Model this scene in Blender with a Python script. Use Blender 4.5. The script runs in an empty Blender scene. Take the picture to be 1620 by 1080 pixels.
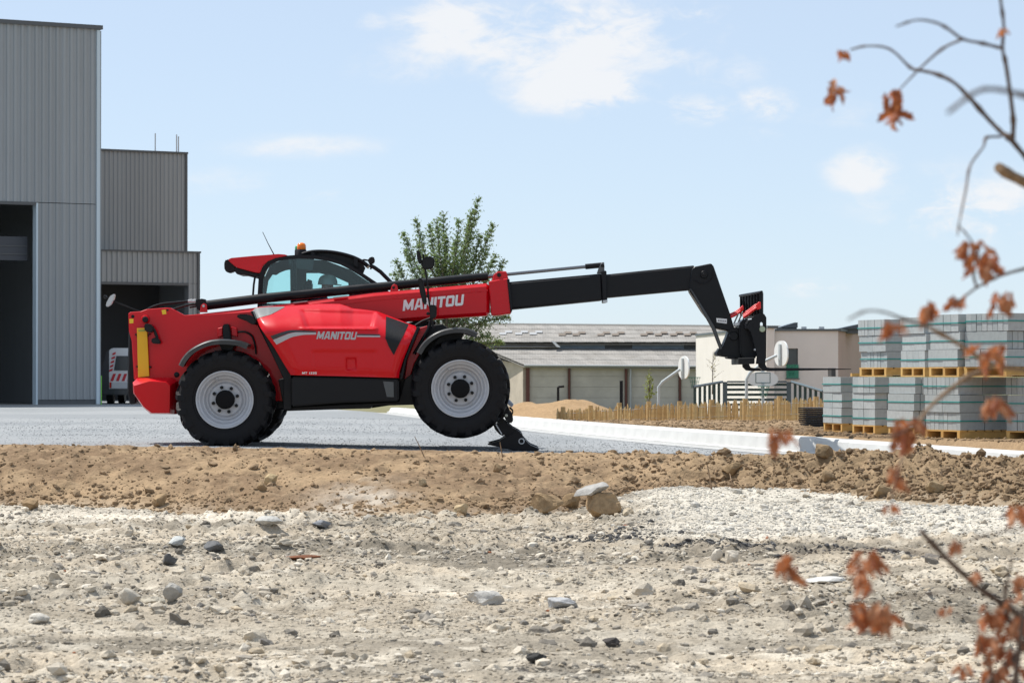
import bpy, bmesh, math, random
import numpy as np
from mathutils import Vector, Matrix
from mathutils.geometry import tessellate_polygon

random.seed(7); RNG = np.random.default_rng(7)
C = bpy.context.scene.collection
SC = bpy.context.scene
R = math.radians

# ------------------------------------------------------------------ camera
LENS = 106.4
F = LENS / 36.0 * 1620.0            # focal length in photo pixels
EYE = 0.90                          # metres above the gravel pad
HORIZON = 592.0
PITCH = math.atan((HORIZON - 540.0) / F)
cam = bpy.data.cameras.new('camera'); cam_o = bpy.data.objects.new('camera', cam); C.objects.link(cam_o)
cam.lens = LENS; cam.sensor_width = 36.0; cam.clip_start = 0.1; cam.clip_end = 20000
cam_o.location = (0, 0, EYE); cam_o.rotation_euler = (math.pi / 2 + PITCH, 0, 0)
cam.dof.use_dof = True; cam.dof.focus_distance = 38.2; cam.dof.aperture_fstop = 9.0
SC.camera = cam_o
SC.render.resolution_x, SC.render.resolution_y = 1024, 682

def at(px, py, Y):
    """photo pixel + distance along Y -> world point"""
    u, v = (px - 810.0) / F, (540.0 - py) / F
    dy = math.cos(PITCH) - v * math.sin(PITCH)
    t = Y / dy
    return Vector((u * t, Y, EYE + (math.sin(PITCH) + v * math.cos(PITCH)) * t))

# ------------------------------------------------------------------ light
SUN_EL, SUN_AZ = R(60), R(-60)      # azimuth clockwise from +Y (away from camera); -90 is the left of the picture
sun = bpy.data.lights.new('sun', 'SUN'); sun.energy = 4.2; sun.angle = R(0.53); sun.color = (1.0, 0.965, 0.90)
sun_o = bpy.data.objects.new('sun', sun); C.objects.link(sun_o)
sdir = Vector((math.sin(SUN_AZ) * math.cos(SUN_EL), math.cos(SUN_AZ) * math.cos(SUN_EL), math.sin(SUN_EL)))
sun_o.rotation_euler = (-sdir).to_track_quat('-Z', 'Y').to_euler(); sun_o.location = (0, 0, 60)

SC.view_settings.view_transform = 'Standard'; SC.view_settings.look = 'None'
SC.view_settings.gamma = 1.0; SC.view_settings.use_curve_mapping = False; SC.view_settings.exposure = 0.34

world = bpy.data.worlds.new('World'); SC.world = world; world.use_nodes = True
wn = world.node_tree; wn.nodes.clear()
class N:
    """tiny node helper"""
    def __init__(s, tree): s.t = tree
    def new(s, typ, **kw):
        n = s.t.nodes.new(typ)
        for k, v in kw.items(): setattr(n, k, v)
        return n
    def link(s, a, b): s.t.links.new(a, b)
    def put(s, sock, v):
        if isinstance(v, (int, float)): sock.default_value = v
        elif isinstance(v, (tuple, list)):
            sock.default_value = tuple(v) + ((1.0,) if len(v) == 3 and len(sock.default_value) == 4 else ())
        else: s.link(v, sock)
    def math(s, op, a, b=None, c=None, clamp=False):
        n = s.new('ShaderNodeMath', operation=op, use_clamp=clamp); s.put(n.inputs[0], a)
        if b is not None: s.put(n.inputs[1], b)
        if c is not None: s.put(n.inputs[2], c)
        return n.outputs[0]
    def vmath(s, op, a, b=None):
        n = s.new('ShaderNodeVectorMath', operation=op); s.put(n.inputs[0], a)
        if b is not None: s.put(n.inputs[1], b)
        return n
    def mix(s, f, a, b, mode='MIX'):
        n = s.new('ShaderNodeMix', data_type='RGBA', blend_type=mode); s.put(n.inputs[0], f); s.put(n.inputs[6], a); s.put(n.inputs[7], b)
        return n.outputs[2]
    def noise(s, vec, scale, detail=4, rough=0.55, dist=0.0):
        n = s.new('ShaderNodeTexNoise'); s.put(n.inputs['Vector'], vec)
        n.inputs['Scale'].default_value = scale; n.inputs['Detail'].default_value = detail
        n.inputs['Roughness'].default_value = rough; n.inputs['Distortion'].default_value = dist
        return n.outputs['Fac']
    def ramp(s, v, lo, hi, a=0.0, b=1.0, smooth=True):
        n = s.new('ShaderNodeMapRange'); n.interpolation_type = 'SMOOTHSTEP' if smooth else 'LINEAR'
        s.put(n.inputs[0], v)
        for i, q in enumerate((lo, hi, a, b)): n.inputs[i + 1].default_value = q
        return n.outputs[0]

w = N(wn)
sky = w.new('ShaderNodeTexSky', sky_type='NISHITA'); sky.sun_disc = False
sky.sun_elevation = SUN_EL; sky.sun_rotation = SUN_AZ
sky.altitude = 50; sky.air_density = 0.7; sky.dust_density = 0.3; sky.ozone_density = 5.0
gen = w.new('ShaderNodeTexCoord').outputs['Generated']
sepd = w.new('ShaderNodeSeparateXYZ'); w.link(gen, sepd.inputs[0])
# clouds live in direction space, so they stay put when the camera moves
stretch = w.new('ShaderNodeMapping'); w.link(gen, stretch.inputs[0]); stretch.inputs['Scale'].default_value = (1, 1, 2.0)
n_big = w.noise(stretch.outputs[0], 22, 10, 0.62, 0.35)
n_soft = w.noise(stretch.outputs[0], 75, 8, 0.62, 0.8)
n_wide = w.noise(stretch.outputs[0], 5.0, 4, 0.55, 0.2)
blobs = None
def blob(px, py, rx, ry, amp):
    global blobs
    d = at(px, py, 100.0) - cam_o.location; d.normalize()
    v = w.vmath('SUBTRACT', gen, tuple(d)).outputs[0]
    v = w.vmath('MULTIPLY', v, (F / rx, 60.0, F / ry)).outputs[0]
    l = w.vmath('LENGTH', v).outputs[1]
    m = w.math('MULTIPLY', w.ramp(l, 1.0, 0.12), amp)
    blobs = m if blobs is None else w.math('MAXIMUM', blobs, m)
for b in ((735, 42, 190, 88, .95), (930, 50, 240, 90, 1.0), (860, 95, 210, 70, .85), (925, 145, 200, 62, 1.05), (1100, 172, 125, 46, 1.05), (1208, 165, 85, 48, .95),
          (1365, 270, 95, 60, .85), (1540, 335, 230, 80, 1.1), (1470, 300, 130, 40, .5), (478, 233, 210, 34, .40), (500, 310, 120, 28, .42),
          (1180, 212, 100, 26, .45), (1290, 456, 90, 30, .8), (590, 36, 50, 26, .6), (1090, 25, 110, 50, .7), (1420, 345, 90, 26, .55), (60, -60, 200, 40, .7), (1010, 70, 330, 110, .55), (1490, 320, 260, 95, .5), (650, 100, 170, 60, .42), (1130, 110, 200, 80, .45), (1330, 180, 160, 40, .35), (350, 290, 200, 40, .3)):
    blob(*b)
front = w.ramp(sepd.outputs[1], 0.0, 0.2)
body = w.math('MULTIPLY', blobs, front)
dens = w.math('ADD', w.math('MULTIPLY', body, 0.62), w.math('MULTIPLY', w.math('SUBTRACT', n_big, 0.51), w.math('ADD', w.math('MULTIPLY', body, 2.6), 0.55)))
dens = w.math('ADD', dens, w.math('MULTIPLY', w.math('SUBTRACT', n_soft, 0.5), w.math('MULTIPLY', body, 1.5)))
dens = w.ramp(dens, 0.05, 0.74)
far = w.math('ADD', w.ramp(n_wide, 0.60, 0.72), 0)
far = w.math('MULTIPLY', far, w.ramp(n_big, 0.40, 0.68))
elev = w.ramp(sepd.outputs[2], 0.13, 0.2)                 # the scattered clouds higher up and all round
behind = w.math('MAXIMUM', elev, w.ramp(sepd.outputs[1], 0.85, 0.55))
cl = w.math('MAXIMUM', dens, w.math('MULTIPLY', far, w.math('MULTIPLY', behind, w.ramp(sepd.outputs[2], 0.0, 0.06))))
skyc = w.mix(0.60, sky.outputs[0], (4.9, 5.5, 6.1))          # thin high veil over the whole sky
cloudc = w.mix(w.math('MULTIPLY', cl, 0.88), skyc, (6.05, 6.12, 6.25))
bg = w.new('ShaderNodeBackground'); w.link(cloudc, bg.inputs[0]); bg.inputs[1].default_value = 0.12
wo = w.new('ShaderNodeOutputWorld'); w.link(bg.outputs[0], wo.inputs[0])

# ------------------------------------------------------------------ materials
MATS = {}
def mat(name, col, rough=0.6, metal=0.0, coat=0.0, var=0.0, vscale=6.0, bump=0.0, bscale=40.0, col2=None, spec=None, attr=None, dirt=None):
    if name in MATS: return MATS[name]
    m = bpy.data.materials.new(name); m.use_nodes = True
    n = N(m.node_tree); p = m.node_tree.nodes['Principled BSDF']
    oc = n.new('ShaderNodeTexCoord').outputs['Object']
    c = None
    if col2 is not None or var:
        f = n.noise(oc, vscale, 6, 0.6)
        f = n.ramp(f, 0.33, 0.67)
        a = col; b = col2 if col2 is not None else tuple(max(0, q * (1 - var)) for q in col)
        c = n.mix(f, a, b)
    if attr:
        at_ = n.new('ShaderNodeAttribute', attribute_name=attr).outputs['Color']
        c = n.mix(1.0, c if c is not None else col, at_, 'MULTIPLY')
    if dirt:                                   # dust film with a shape of its own
        dn = n.noise(oc, dirt[2], 7, 0.65)
        c = n.mix(n.math('MULTIPLY', n.ramp(dn, 0.45, 0.75), dirt[1]), c if c is not None else col, dirt[0])
        rr = n.math('ADD', n.math('MULTIPLY', n.ramp(dn, 0.4, 0.75), 0.25), rough); n.link(rr, p.inputs['Roughness'])
    if c is None: p.inputs['Base Color'].default_value = tuple(col) + (1,)
    else: n.link(c, p.inputs['Base Color'])
    if not dirt: p.inputs['Roughness'].default_value = rough
    p.inputs['Metallic'].default_value = metal
    p.inputs['Coat Weight'].default_value = coat; p.inputs['Coat Roughness'].default_value = 0.06
    if spec is not None: p.inputs['Specular IOR Level'].default_value = spec
    if bump:
        b = n.new('ShaderNodeBump'); b.inputs['Strength'].default_value = bump; b.inputs['Distance'].default_value = 0.02
        n.link(n.noise(oc, bscale, 5, 0.6), b.inputs['Height']); n.link(b.outputs[0], p.inputs['Normal'])
    MATS[name] = m
    return m

def glass_mat(name, tint, gloss=0.10):
    if name in MATS: return MATS[name]
    m = bpy.data.materials.new(name); m.use_nodes = True; n = N(m.node_tree)
    m.node_tree.nodes.remove(m.node_tree.nodes['Principled BSDF'])
    out = m.node_tree.nodes['Material Output']
    tr = n.new('ShaderNodeBsdfTransparent'); tr.inputs[0].default_value = tuple(tint) + (1,)
    gl = n.new('ShaderNodeBsdfGlossy'); gl.inputs['Roughness'].default_value = 0.02
    fr = n.new('ShaderNodeFresnel'); fr.inputs[0].default_value = 1.5
    mx = n.new('ShaderNodeMixShader'); n.link(n.math('MULTIPLY', fr.outputs[0], gloss * 10), mx.inputs[0])
    n.link(tr.outputs[0], mx.inputs[1]); n.link(gl.outputs[0], mx.inputs[2]); n.link(mx.outputs[0], out.inputs[0])
    MATS[name] = m; return m

RED = mat('red_paint', (0.60, 0.002, 0.010), 0.34, coat=0.38, dirt=((0.45, 0.10, 0.08), 0.04, 2.3), spec=.15)
BLK = mat('black_paint', (0.0065, 0.007, 0.0095), 0.36, coat=0.06, dirt=((0.05, 0.047, 0.045), 0.08, 3.0), spec=.2)
BPL = mat('black_plastic', (0.008, 0.0085, 0.010), 0.5, dirt=((0.06, 0.055, 0.05), 0.10, 4.0), spec=.28)
RUB = mat('tyre_rubber', (0.008, 0.008, 0.0095), 0.55, bump=0.1, bscale=60, dirt=((0.06, 0.05, 0.042), 0.12, 5.0), spec=.2)
RIM = mat('rim_grey', (0.48, 0.49, 0.52), 0.38, coat=0.2, dirt=((0.26, 0.24, 0.21), 0.25, 7.0))
YEL = mat('yellow_paint', (0.80, 0.42, 0.005), 0.4)
GRY = mat('decal_grey', (0.42, 0.43, 0.45), 0.4)
WHT = mat('decal_white', (0.80, 0.80, 0.80), 0.4)
DGR = mat('vent_grey', (0.16, 0.17, 0.17), 0.5)
STEEL = mat('bright_steel', (0.5, 0.51, 0.53), 0.3, metal=0.8)
ORANGE = mat('beacon_orange', (0.85, 0.20, 0.01), 0.15)
GREENL = mat('beacon_green', (0.02, 0.35, 0.12), 0.2)
CABGL = glass_mat('cab_glass', (0.84, 0.965, 0.965), 0.10)

# ------------------------------------------------------------------ object helpers
WL = {}                                                      # world location of every parent
def _wl(p): return WL[p.name] if p is not None else Vector((0, 0, 0))
def tag(o, label=None, cat=None, group=None, kind=None):
    if label: o['label'] = label
    if cat: o['category'] = cat
    if group: o['group'] = group
    if kind: o['kind'] = kind
    return o
def thing(name, loc, label, cat, group=None, rz=0.0, parent=None):
    o = bpy.data.objects.new(name, None); C.objects.link(o)
    o.empty_display_size = 0.2
    if parent is not None: o.parent = parent
    o.location = Vector(loc) - _wl(parent); o.rotation_euler = (0, 0, rz); WL[o.name] = Vector(loc)
    return tag(o, label, cat, group)
def link(name, me, m=None, parent=None, loc=None, smooth=False):
    """link a mesh; its vertices are local to loc (loc in world space, default: the parent's own origin)"""
    o = bpy.data.objects.new(name, me); C.objects.link(o)
    if m is not None and not me.materials: me.materials.append(m)
    if smooth:
        for p in me.polygons: p.use_smooth = True
    if parent is not None: o.parent = parent
    base = _wl(parent)
    l = base if loc is None else Vector(loc)
    o.location = l - base; WL[o.name] = l
    return o
def from_bm(name, bm, m, parent=None, loc=None, smooth=False, angle=None):
    """bm holds WORLD coordinates"""
    l = _wl(parent) if loc is None else Vector(loc)
    bmesh.ops.recalc_face_normals(bm, faces=bm.faces)
    bmesh.ops.translate(bm, verts=bm.verts, vec=-l)
    me = bpy.data.meshes.new(name); bm.to_mesh(me); bm.free()
    if angle is not None:
        for p in me.polygons: p.use_smooth = True
        me.set_sharp_from_angle(angle=R(angle))
    return link(name, me, m, parent, l, smooth)
def bevel_sharp(bm, off, seg=1, ang=25):
    es = [e for e in bm.edges if len(e.link_faces) == 2 and e.calc_face_angle(0) > R(ang)]
    if es and off > 0: bmesh.ops.bevel(bm, geom=es, offset=off, segments=seg, affect='EDGES', clamp_overlap=True)
def add_prism(bm, pts, ext):
    """pts: coplanar world points, ext: extrusion vector"""
    a = [bm.verts.new(p) for p in pts]; b = [bm.verts.new(Vector(p) + ext) for p in pts]
    n = len(pts)
    bm.faces.new(a); bm.faces.new(b[::-1])
    for i in range(n): bm.faces.new((a[i], b[i], b[(i + 1) % n], a[(i + 1) % n]))
def plate(name, px, Y0, Y1, m, parent, bev=0.008, seg=1, angle=None):
    """outline in photo pixels at distance Y0, extruded to Y1"""
    bm = bmesh.new(); add_prism(bm, [at(x, y, Y0) for x, y in px], Vector((0, Y1 - Y0, 0)))
    bmesh.ops.recalc_face_normals(bm, faces=bm.faces)
    bevel_sharp(bm, bev, seg)
    return from_bm(name, bm, m, parent, angle=angle)
def holed(name, outer, holes, Y0, Y1, m, parent):
    loops = [[at(x, y, Y0) for x, y in outer]] + [[at(x, y, Y0) for x, y in h] for h in holes]
    tris = tessellate_polygon(loops); pts = [p for l in loops for p in l]
    bm = bmesh.new(); e = Vector((0, Y1 - Y0, 0))
    a = [bm.verts.new(p) for p in pts]; b = [bm.verts.new(p + e) for p in pts]
    for t in tris:
        bm.faces.new([a[i] for i in t]); bm.faces.new([b[i] for i in reversed(t)])
    k = 0
    for l in loops:
        n = len(l)
        for i in range(n):
            i0, i1 = k + i, k + (i + 1) % n
            bm.faces.new((a[i0], b[i0], b[i1], a[i1]))
        k += n
    return from_bm(name, bm, m, parent)
def add_box(bm, lo, hi, rz=0.0, piv=None):
    lo, hi = Vector(lo), Vector(hi)
    vs = [bm.verts.new((x, y, z)) for x in (lo.x, hi.x) for y in (lo.y, hi.y) for z in (lo.z, hi.z)]
    for f in ((0, 1, 3, 2), (4, 6, 7, 5), (0, 4, 5, 1), (2, 3, 7, 6), (0, 2, 6, 4), (1, 5, 7, 3)): bm.faces.new([vs[i] for i in f])
    if rz:
        bmesh.ops.rotate(bm, verts=vs, cent=piv if piv is not None else (lo + hi) / 2, matrix=Matrix.Rotation(rz, 3, 'Z'))
    return vs
def box(name, lo, hi, m, parent=None, bev=0.005, rz=0.0, piv=None, seg=1):
    bm = bmesh.new(); add_box(bm, lo, hi, rz, piv); bevel_sharp(bm, bev, seg)
    return from_bm(name, bm, m, parent)
def add_tube(bm, pts, rad, n=8, caps=True):
    pts = [Vector(p) for p in pts]
    rads = rad if isinstance(rad, (list, tuple)) else [rad] * len(pts)
    rings = []; prev = None
    for i, p in enumerate(pts):
        t = (pts[min(i + 1, len(pts) - 1)] - pts[max(i - 1, 0)]).normalized()
        if prev is None:
            u = t.cross(Vector((0, 0, 1)) if abs(t.z) < 0.9 else Vector((0, 1, 0))).normalized()
        else:
            u = (prev - t * prev.dot(t)).normalized()
        prev = u; v = t.cross(u)
        rings.append([bm.verts.new(p + (u * math.cos(2 * math.pi * k / n) + v * math.sin(2 * math.pi * k / n)) * rads[i]) for k in range(n)])
    for a, b in zip(rings, rings[1:]):
        for k in range(n): bm.faces.new((a[k], a[(k + 1) % n], b[(k + 1) % n], b[k]))
    if caps: bm.faces.new(rings[0][::-1]); bm.faces.new(rings[-1])
def tube(name, pts, rad, m, parent=None, n=8, caps=True):
    bm = bmesh.new(); add_tube(bm, pts, rad, n, caps)
    return from_bm(name, bm, m, parent, angle=50)
def ptube(name, pxs, Y, rad, m, parent, n=8):
    """tube through photo pixels; Y a number or one per point"""
    ys = Y if isinstance(Y, (list, tuple)) else [Y] * len(pxs)
    return tube(name, [at(x, y, yy) for (x, y), yy in zip(pxs, ys)], rad, m, parent, n)
def smooth_path(pts, n=4):
    """Catmull-Rom through points"""
    P = [Vector(p) for p in pts]; P = [P[0] * 2 - P[1]] + P + [P[-1] * 2 - P[-2]]; out = []
    for i in range(1, len(P) - 2):
        for k in range(n):
            t = k / n; a, b, c, d = P[i - 1:i + 3]
            out.append(0.5 * ((2 * b) + (c - a) * t + (2 * a - 5 * b + 4 * c - d) * t * t + (3 * b - 3 * c + d - a) * t ** 3))
    out.append(P[-2]); return out
def lathe_y(bm, prof, n=48, center=(0, 0, 0)):
    """prof: (radius, y) around the Y axis"""
    cx, cy, cz = center; rings = []
    for r, y in prof:
        rings.append([bm.verts.new((cx + r * math.cos(2 * math.pi * k / n), cy + y, cz + r * math.sin(2 * math.pi * k / n))) for k in range(n)])
    for a, b in zip(rings, rings[1:]):
        for k in range(n): bm.faces.new((a[k], a[(k + 1) % n], b[(k + 1) % n], b[k]))
    return rings
def disc_y(name, px, py, Y, r, depth, m, parent, n=20):
    p = at(px, py, Y); bm = bmesh.new()
    rings = lathe_y(bm, [(r * 0.86, 0), (r, depth * 0.25), (r, depth)], n, p)
    bm.faces.new(rings[0]); bm.faces.new(rings[-1][::-1])
    return from_bm(name, bm, m, parent, angle=40)

# ------------------------------------------------------------------ noise for terrain
def vnoise(x, y, seed=0):
    xi, yi = np.floor(x).astype(np.int64), np.floor(y).astype(np.int64)
    xf, yf = x - xi, y - yi
    def h(a, b):
        n = (a * 374761393 + b * 668265263 + seed * 1442695041) & 0xFFFFFFFF
        n = ((n ^ (n >> 13)) * 1274126177) & 0xFFFFFFFF
        return ((n ^ (n >> 16)) & 0xFFFF) / 65535.0
    u, v = xf * xf * (3 - 2 * xf), yf * yf * (3 - 2 * yf)
    return (h(xi, yi) * (1 - u) + h(xi + 1, yi) * u) * (1 - v) + (h(xi, yi + 1) * (1 - u) + h(xi + 1, yi + 1) * u) * v
def fbm(x, y, s, octv=4, seed=0, gain=0.5):
    t = 0; a = 1.0; tot = 0
    for o in range(octv):
        t = t + a * vnoise(x * s * 2 ** o + 17.3 * o, y * s * 2 ** o - 9.1 * o, seed + o); tot += a; a *= gain
    return t / tot - 0.5
def sstep(a, b, x):
    t = np.clip((x - a) / (b - a), 0, 1); return t * t * (3 - 2 * t)
def grid_mesh(name, X, Yg, Z, m, cols=None, parent=None):
    ny, nx = X.shape
    co = np.stack([X, Yg, Z], -1).reshape(-1, 3).astype(np.float32)
    i = np.arange(ny * nx).reshape(ny, nx)
    q = np.stack([i[:-1, :-1], i[:-1, 1:], i[1:, 1:], i[1:, :-1]], -1).reshape(-1, 4).astype(np.int32)
    return np_mesh(name, co, q, m, cols, parent)
def np_mesh(name, co, faces, m, cols=None, parent=None, smooth=True):
    me = bpy.data.meshes.new(name); k = faces.shape[1]
    me.vertices.add(len(co)); me.vertices.foreach_set('co', co.ravel())
    me.loops.add(faces.size); me.loops.foreach_set('vertex_index', faces.ravel())
    me.polygons.add(len(faces)); me.polygons.foreach_set('loop_start', np.arange(0, faces.size, k, dtype=np.int32))
    me.polygons.foreach_set('use_smooth', np.full(len(faces), smooth))
    if cols is not None:
        a = me.color_attributes.new('col', 'FLOAT_COLOR', 'POINT')
        c4 = np.ones((len(co), 4), np.float32); c4[:, :3] = cols; a.data.foreach_set('color', c4.ravel())
    me.update(); me.validate()
    o = link(name, me, m, parent)
    return o

# ================================================================== TERRAIN
def kx(y):      # the kerb line: where the pad ends on the right
    return np.interp(y, [30, 33, 34.5, 37, 40, 43.5, 47, 50.8, 54.8, 62, 70, 78, 86, 95, 140], [8.3, 6.25, 5.48, 4.52, 3.50, 2.50, 1.65, .83, .06, -1.28, -2.66, -4.6, -6.7, -8.5, -8.5])
def pad_z(x): return -0.02 * np.clip(x + 3.6, 0, 14)
def crest_y(x): return np.interp(x, [-20, 1.5, 3.0, 4.3, 5.3, 8, 14], [36.6, 36.6, 36.2, 35.2, 33.4, 30.5, 28])
def crest_z(x): return np.interp(x, [-20, -6, -4, -2, 0.3, 2, 3.5, 5.3, 8, 14], [.06, .045, .01, -.015, -.06, -.08, -.065, -.03, .02, .05])
def foot_y(x): return np.interp(x, [-20, -6, -4.6, -3, -1.5, 0.1, .8, 1.4, 2.5, 4, 5.3, 8, 14], [34.2, 34.2, 34.0, 33.0, 32.6, 33.4, 34.2, 34.9, 34.2, 32.3, 30.6, 28, 26])
def fg_base(x, y):
    z = np.full_like(x, -0.65)
    z = z + 0.26 * sstep(0.5, 2.0, x) * sstep(27.6, 32.0, y)
    z = z + 0.05 * sstep(-1.5, -4.5, x) * sstep(30, 34, y)
    return z
def fg_z(x, y):
    z = fg_base(x, y)
    white = sstep(0.8, 2.0, x) * sstep(28.0, 29.5, y)
    z = z + 0.16 * fbm(x, y, 0.22, 3, 3) + 0.13 * fbm(x * 0.22, y * 1.1, 1.0, 3, 11) - 0.10 * np.abs(fbm(x * .10 + .4 * fbm(x, y, .3, 2, 91), y, 0.75, 3, 93)) * 2
    amp = 1 - 0.62 * white
    lump = 0.35 + 1.1 * sstep(0.42, 0.62, fbm(x * .5, y, 0.9, 3, 77) + .5)      # churned and trodden-flat areas
    z = z + amp * (0.11 * fbm(x, y, 1.5, 3, 21) + lump * (0.15 * np.abs(fbm(x, y, 4.2, 3, 31)) + 0.085 * fbm(x, y, 8.5, 2, 41)))
    # a low heap of dark broken asphalt on the right
    z = z + 0.12 * np.exp(-(((x - 1.75) / .45) ** 2 + ((y - 26.6) / .7) ** 2)) + 0.09 * np.exp(-(((x - 2.9) / .5) ** 2 + ((y - 25.5) / .6) ** 2))
    return z
def bank_z(x, y):
    f, c = foot_y(x) + 0.5 * fbm(x, x * 0 + 3.3, 0.8, 3, 51), crest_y(x)
    s = (y - f) / (c - f)
    b = fg_base(x, y) - 0.04
    up = np.clip(s, 0, 1); prof = np.sin(np.clip(up, 0, 1) * math.pi / 2) ** 1.15
    z = b + (crest_z(x) - b) * prof
    z = np.where(s < 0, b + 0.35 * np.maximum(s, -1.0), z)
    z = z - np.where(y > c + 0.3, (y - c - 0.3) * 0.35, 0)
    rough = 0.6 + 0.9 * sstep(1.0, 3.0, x)
    mid = np.clip(s * 3, 0, 1) * (1 - 0.75 * sstep(0.8, 1.05, s))
    z = z + mid * rough * (0.15 * fbm(x, y, 0.7, 3, 61)) + np.clip(s * 4, 0, 1) * rough * (0.11 * np.maximum(fbm(x, y, 3.2, 3, 71), -.1) + 0.17 * np.abs(fbm(x, y, 6, 3, 81)) + 0.07 * fbm(x, y, 11, 2, 85) - 0.06 * sstep(.60, .72, fbm(x, y, 2.6, 2, 88) + .5)) * (1 - 0.55 * sstep(0.85, 1.05, s))
    return z
def surf_z(x, y):
    x = np.atleast_1d(np.asarray(x, float)); y = np.atleast_1d(np.asarray(y, float))
    return np.maximum(fg_z(x, y), bank_z(x, y))
def hit(px, py, lo=11.0, hi=37.2):
    ys = np.arange(lo, hi, 0.03); p1 = at(px, py, 1.0)
    xs = p1.x * ys; zs = EYE + (p1.z - EYE) * ys
    g = surf_z(xs, ys); k = np.argmax(g >= zs)
    return Vector((xs[k], ys[k], g[k]))

def ground_mat(name, mott, bstr, bscale, rough=0.95, fine=60):
    m = bpy.data.materials.new(name); m.use_nodes = True; n = N(m.node_tree); p = m.node_tree.nodes['Principled BSDF']
    oc = n.new('ShaderNodeTexCoord').outputs['Object']
    a = n.new('ShaderNodeAttribute', attribute_name='col').outputs['Color']
    f1 = n.noise(oc, bscale, 6, 0.7); f2 = n.noise(oc, fine, 3, 0.7)
    v = n.math('ADD', n.math('MULTIPLY', n.ramp(f1, 0.3, 0.7, 0, 1, False), mott), n.math('MULTIPLY', n.ramp(f2, 0.3, 0.7, 0, 1, False), mott * 0.8))
    v = n.math('ADD', v, 1.0 - mott * 0.9)
    comb = n.new('ShaderNodeCombineXYZ')
    for i in range(3): n.link(v, comb.inputs[i])
    n.link(n.mix(1.0, a, comb.outputs[0], 'MULTIPLY'), p.inputs['Base Color']); p.inputs['Roughness'].default_value = rough
    p.inputs['Specular IOR Level'].default_value = 0.2
    b = n.new('ShaderNodeBump'); b.inputs['Strength'].default_value = bstr; b.inputs['Distance'].default_value = 0.03
    n.link(n.math('ADD', f1, n.math('MULTIPLY', f2, 0.5)), b.inputs['Height']); n.link(b.outputs[0], p.inputs['Normal'])
    return m
RUBBLE = ground_mat('rubble_ground', 0.5, 0.9, 9, fine=30)
SOIL = ground_mat('tan_soil', 0.34, 0.8, 10, fine=34)
GRAVEL = ground_mat('grey_gravel', 0.42, 0.5, 35, 0.9, 95)

def blend(a, b, f): return np.asarray(a) * (1 - f[..., None]) + np.asarray(b) * f[..., None]
def fg_col(x, y):
    n1 = fbm(x * 0.35, y, 1.1, 4, 101) + 0.5; n2 = fbm(x, y, 4.5, 3, 111) + 0.5
    c = blend((0.37, 0.325, 0.262), (0.23, 0.205, 0.168), sstep(0.46, 0.66, n1))
    c = blend(c, np.array((0.46, 0.425, 0.365)), 0.75 * sstep(0.52, 0.70, n2))
    white = sstep(0.9, 2.0, x + 0.8 * fbm(x, y, .8, 2, 5)) * sstep(27.6, 29.2, y + 1.6 * fbm(x, y, .6, 2, 6))
    c = blend(c, np.array((0.49, 0.465, 0.415)), 0.9 * white)
    foot = sstep(-1.6, -3.0, x) * sstep(30.8, 32.5, y)
    c = blend(c, np.array((0.54, 0.50, 0.435)), 0.8 * foot)
    mid = np.exp(-((y - 22.8 - .35 * fbm(x, y, .5, 2, 8)) / .55) ** 2) + np.exp(-((y - 18.3 - .3 * fbm(x, y, .5, 2, 9)) / .5) ** 2)
    c = blend(c, np.array((0.43, 0.39, 0.325)), np.clip(0.7 * mid, 0, 1))
    ash = np.exp(-(((x - 1.75) / .5) ** 2 + ((y - 26.7) / .55) ** 2)) + np.exp(-(((x - 2.95) / .55) ** 2 + ((y - 25.6) / .38) ** 2)) + .7 * np.exp(-(((x - 0.1) / .4) ** 2 + ((y - 15.6) / .35) ** 2))
    ash = ash * sstep(0.34, 0.50, fbm(x, y, 3.0, 3, 121) + 0.5)
    return blend(c, np.array((0.05, 0.048, 0.047)), np.clip(ash * 1.3, 0, 0.95)) * np.array((1.06, 1.03, .98)) * (1 + .50 * fbm(x * .12, y, .55, 3, 303) + .34 * fbm(x * .15, y, 1.7, 2, 305))[..., None]
def bank_col(x, y):
    n1 = fbm(x, y, 0.9, 4, 131) + 0.5; n2 = fbm(x, y, 6, 3, 141) + 0.5
    c = blend((0.345, 0.24, 0.142), (0.235, 0.158, 0.094), sstep(0.42, 0.62, n1))
    c = blend(c, np.array((0.255, 0.18, 0.105)), 0.8 * sstep(1.6, 3.2, x))
    c = blend(c, np.array((0.38, 0.27, 0.165)), 0.5 * sstep(0.55, 0.72, n2))
    pale = np.exp(-(((x + 1.65) / .5) ** 2 + ((y - 33.3) / .8) ** 2)) * sstep(.4, .6, n2 * .5 + n1 * .5)
    c = blend(c, np.array((0.47, 0.41, 0.335)), np.clip(1.2 * pale, 0, .9))
    s = (y - foot_y(x)) / (crest_y(x) - foot_y(x))
    return blend(c, np.array((0.42, 0.36, 0.28)), 0.5 * sstep(0.18, -0.02, s))

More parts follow.
